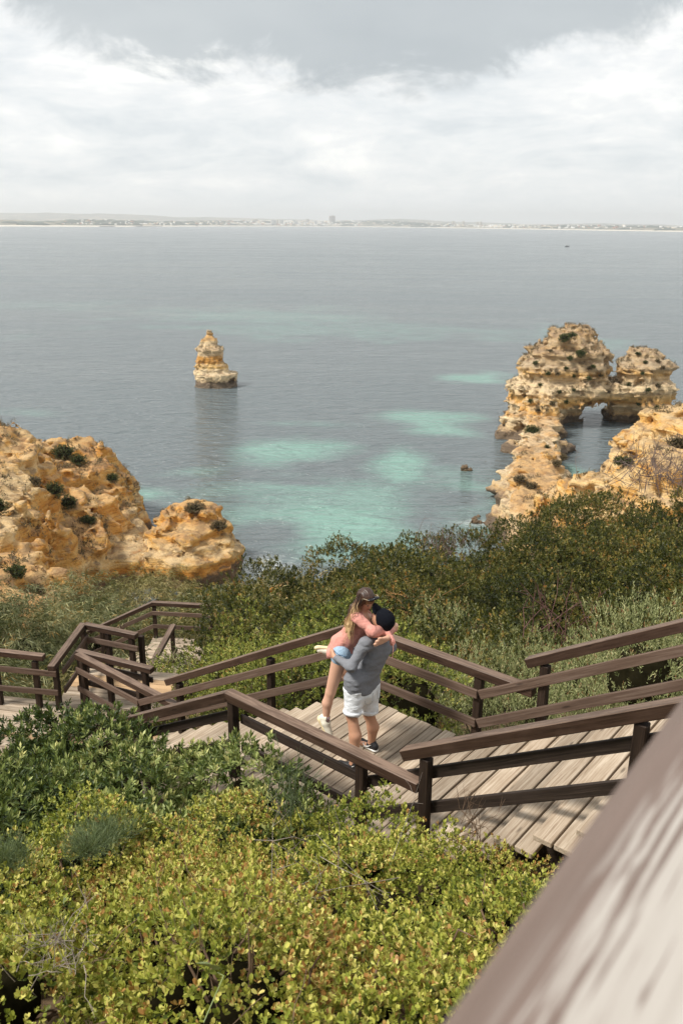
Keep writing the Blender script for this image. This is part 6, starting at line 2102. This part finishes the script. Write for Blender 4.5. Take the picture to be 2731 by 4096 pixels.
# distant hills
for (D0, prof, sc_) in [(11500, [(-900, 120), (0, 125), (200, 130), (450, 112), (700, 90), (900, 80), (1100, 75), (1400, 85), (1600, 100), (1750, 70), (2000, 45), (2300, 50), (2731, 35), (3400, 30)], 1.0)]:
    uu2 = np.linspace(-900, 3500, 300)
    hp_ = np.interp(uu2, [p[0] for p in prof], [p[1] for p in prof])
    V = []
    for i, u in enumerate(uu2):
        r = ray(u, 880); r = r[:2] / np.linalg.norm(r[:2])
        for (t_, q_) in ((0, -0.1), (500, 0.4), (1100, 0.8), (1700, 1.0), (2500, 0.6), (3200, -0.1)):
            p_ = r * (D0 + t_)
            V.append([p_[0], p_[1], SEA + hp_[i] * q_])
    V = np.array(V)
    V[:, 2] += fbm(np.stack([V[:, 0], V[:, 1], V[:, 0] * 0], -1) * 0.0011, 5) * 45 * (np.tile([0, .5, 1, 1, 1, 0], len(uu2)))
    ids = np.arange(len(V)).reshape(len(uu2), 6)
    Fq = np.stack([ids[:-1, :-1], ids[1:, :-1], ids[1:, 1:], ids[:-1, 1:]], -1).reshape(-1, 4)
    tag(wlink('far_hills', make_mesh('far_hills', V, Fq, M_far, smooth=True), None), kind='structure')

C_wall = [simple('white_render', (0.78, 0.76, 0.71), 0.9, 0.05, 0.05), simple('cream_render', (0.70, 0.60, 0.46), 0.9, 0.05, 0.05), simple('tan_render', (0.52, 0.42, 0.32), 0.9, 0.05, 0.05)]
M_win = simple('far_window_glass', (0.10, 0.12, 0.14), 0.3, 0.1, 0.1)
M_tile = simple('terracotta_roof', (0.35, 0.17, 0.10), 0.9, 0.1, 0.1)


def box_v(c, ax_, w, d_, z0, z1):
    ay = np.array([-ax_[1], ax_[0]])
    V = []
    for z in (z0, z1):
        for (a, b2) in ((-1, -1), (1, -1), (1, 1), (-1, 1)):
            q = np.array(c) + ax_ * a * w / 2 + ay * b2 * d_ / 2
            V.append([q[0], q[1], z])
    Fq = [[3, 2, 1, 0], [4, 5, 6, 7], [0, 1, 5, 4], [1, 2, 6, 5], [2, 3, 7, 6], [3, 0, 4, 7]]
    return np.array(V), np.array(Fq)


def land_z(u, t_):
    hp = np.interp(u, uu, hprof)
    return SEA + np.interp(t_, rowsT[4:], [10, hp * .45, hp * .75, hp, hp, hp * .8, 0])


def far_point(u, t_):
    r = ray(u, 905); r = r[:2] / np.linalg.norm(r[:2])
    return r * (np.interp(u, su, sD) + t_), r


def block(u, t_, wpx, hpx, mat, label, name='apartment_block', group='distant blocks across the bay', split=1):
    """a distant building: walls, roof and window bands with real depth"""
    c, r = far_point(u, t_)
    D = np.linalg.norm(c)
    w, h_ = wpx / CF * D, hpx / CF * D
    z0 = land_z(u, t_) - 8
    z1 = z0 + 8 + h_
    ax_ = np.array([r[1], -r[0]])
    root = empty(name, (c[0], c[1], z0), label, 'building', group)
    V, Fq = box_v(c, ax_, w, w * 0.5, z0, z1)
    wlink('wall', make_mesh('wall', V, Fq, mat), root)
    V, Fq = box_v(c, ax_, w * 1.02, w * 0.52, z1, z1 + 1.2)
    wlink('roof', make_mesh('roof', V, Fq, mat), root)
    V, Fq = box_v(c + ax_ * w * 0.1, ax_, w * 0.2, w * 0.2, z1 + 1.2, z1 + 4.5)
    wlink('roof_housing', make_mesh('roof_housing', V, Fq, mat), root)
    fl = max(3, int(h_ / 5))
    fr = Bag()
    for k in range(fl):
        zz = z1 - h_ * (k + 0.6) / fl
        V, Fq = box_v(c - r * (w * 0.25 + 0.2), ax_, w * 0.86, 0.9, zz, zz + h_ / fl * 0.42)
        o = wlink('window_band', make_mesh('window_band', V, Fq, M_win), root)


block(1328, 700, 24, 20, C_wall[2], 'lone tan apartment tower on the far shore, the tallest block left of the wooded rise', 'apartment_tower')
block(1095, 180, 21, 17, C_wall[0], 'leftmost of the three pale blocks standing by the far beach')
block(1111, 200, 8, 17, C_wall[1], 'narrow middle block of the three by the far beach')
block(1125, 180, 17, 17, C_wall[0], 'rightmost of the three pale blocks standing by the far beach')
block(1183, 180, 18, 13, C_wall[0], 'squat white block right of the three beach blocks')
block(1262, 200, 9, 14, C_wall[0], 'narrow white block left of below the tan tower')
block(1289, 200, 11, 12, C_wall[0], 'small white block just below left of the tan tower')
block(1021, 500, 22, 10, C_wall[1], 'cream block on the slope left of the beach blocks')
block(1229, 450, 15, 12, C_wall[1], 'cream block in the middle of the hillside town')
block(580, 700, 4, 10, C_wall[0], 'thin white tower alone on the left part of the far shore', 'tower')
block(1812, 500, 11, 14, C_wall[1], 'single hazy tower at the left end of the far right town')
block(1852, 600, 10, 14, C_wall[1], 'hazy tower second from the left in the far right town')
block(1908, 500, 8, 15, C_wall[1], 'left twin of two hazy towers on the right of the bay')
block(1921, 520, 8, 16, C_wall[1], 'right twin of two hazy towers on the right of the bay')
block(1430, 450, 30, 7, C_wall[0], 'long low white hotel right of the tan tower', 'hotel')
# the rest of the town: hundreds of houses too small to tell apart
for (nm_, mats, cnt) in (('distant_town', C_wall[0], 520), ('distant_town', C_wall[1], 260), ('distant_roofs', M_tile, 120)):
    bg_ = Bag()
    for _ in range(cnt):
        z_ = rng.uniform()
        if z_ < 0.62: u = rng.normal(1120, 190)
        elif z_ < 0.75: u = rng.normal(450, 120)
        elif z_ < 0.88: u = rng.normal(1980, 130)
        else: u = rng.uniform(1400, 2731)
        if u < 120 or u > 2800: continue
        t_ = rng.uniform(200, 1000) if rng.uniform() < 0.8 else rng.uniform(120, 250)
        c, r = far_point(u, t_)
        D = np.linalg.norm(c)
        an_ = rng.uniform(-0.5, 0.5)
        ax_ = np.array([r[1] * math.cos(an_) - (-r[0]) * math.sin(an_), r[1] * math.sin(an_) + (-r[0]) * math.cos(an_)])
        w = rng.uniform(8, 24) * (1.0 if D > 6000 else 0.7); h_ = rng.uniform(5, 12) * (1.0 if D > 6000 else 0.7)
        z0 = land_z(u, t_) - 6
        bg_.add(*box_v(c, ax_, w, w * 0.6, z0, z0 + 6 + h_))
    tag(wlink(nm_, bg_.mesh(nm_, mats), None), kind='stuff')
# woods and tree belts among the houses
bg_ = Bag()
for _ in range(620):
    z_ = rng.uniform()
    u = rng.uniform(20, 1000) if z_ < 0.45 else (rng.uniform(1340, 1700) if z_ < 0.75 else rng.uniform(900, 2731))
    t_ = rng.uniform(140, 900)
    c, r = far_point(u, t_)
    s_ = rng.uniform(14, 38)
    z0 = land_z(u, t_) - 4
    V, Fq = dome(np.array([c[0], c[1], z0]), np.array([s_ * 1.6, s_, s_ * 0.42]) * rng.uniform(0.7, 1.1), 1.0, 8, 3)
    bg_.add(V, Fq)
tag(wlink('far_woods', bg_.mesh('far_woods', simple('far_wood_green', (0.04, 0.055, 0.035), 1.0, 0.3, 0.02), smooth=True), None), kind='stuff')
# breakwater at the left
r0, r1 = far_point(400, -60)[0], far_point(650, -90)[0]
V, Fq = tube([np.array([*r0, SEA + 0.5]), np.array([*((r0 + r1) / 2), SEA + 0.8]), np.array([*r1, SEA + 0.3])], [3.0, 3.0, 2.0], 6)
tag(wlink('breakwater', make_mesh('breakwater', V, Fq, simple('dark_breakwater', (0.10, 0.09, 0.08), 0.9)), None), 'low dark breakwater under the left part of the far shore', 'breakwater')

# the little fishing boat
pb = at(2267, 986, z=SEA)
bt = empty('fishing_boat', pb, 'tiny dark boat far out on the right of the bay', 'boat')
mh = simple('dark_hull', (0.04, 0.045, 0.06), 0.5); mc = simple('pale_cabin', (0.5, 0.5, 0.5), 0.6)
st = [(-3.6, 0.9, 0.9), (-2.5, 1.15, 0.8), (0, 1.3, 0.8), (2.2, 0.95, 1.0), (3.6, 0.05, 1.5)]
V = []
for (x, w_, h_) in st:
    V += [(x, -w_, h_), (x * 0.93, -w_ * 0.6, -0.3), (x * 0.93, w_ * 0.6, -0.3), (x, w_, h_)]
Fq = []
for i in range(4):
    a = i * 4
    Fq += [[a, a + 1, a + 5, a + 4], [a + 1, a + 2, a + 6, a + 5], [a + 2, a + 3, a + 7, a + 6], [a + 3, a, a + 4, a + 7]]
Fq += [[0, 3, 2, 1], [16, 17, 18, 19]]
o = link('hull', make_mesh('hull', V, Fq, mh)); o.parent = bt
V, Fq = box_v((-0.9, 0), np.array([1.0, 0]), 1.9, 1.5, 0.78, 2.3)
o = link('cabin', make_mesh('cabin', V, Fq, mc)); o.parent = bt
V, Fq = tube([(0.6, 0, 0.8), (0.6, 0, 3.6)], [0.07, 0.05], 5)
o = link('mast', make_mesh('mast', V, Fq, mh)); o.parent = bt

# ------------------------------------------------------------------ haze
bpy.ops.object.select_all(action='DESELECT') if False else None
V, Fq = box_v((0, 6500), np.array([1.0, 0]), 30000, 17000, SEA - 15.0, 190.0)
m = bpy.data.materials.new('sea_haze'); m.use_nodes = True
clear(m.node_tree)
b = NB(m.node_tree)
pvn = b.n('ShaderNodeVolumePrincipled', ins={'Color': (0.985, 0.99, 1.0, 1), 'Density': 1.2e-4, 'Anisotropy': 0.45})
oo = b.n('ShaderNodeOutputMaterial')
m.node_tree.links.new(pvn.outputs[0], oo.inputs['Volume'])
if HAZE:
    tag(wlink('haze', make_mesh('haze', V, Fq, m), None), kind='stuff')
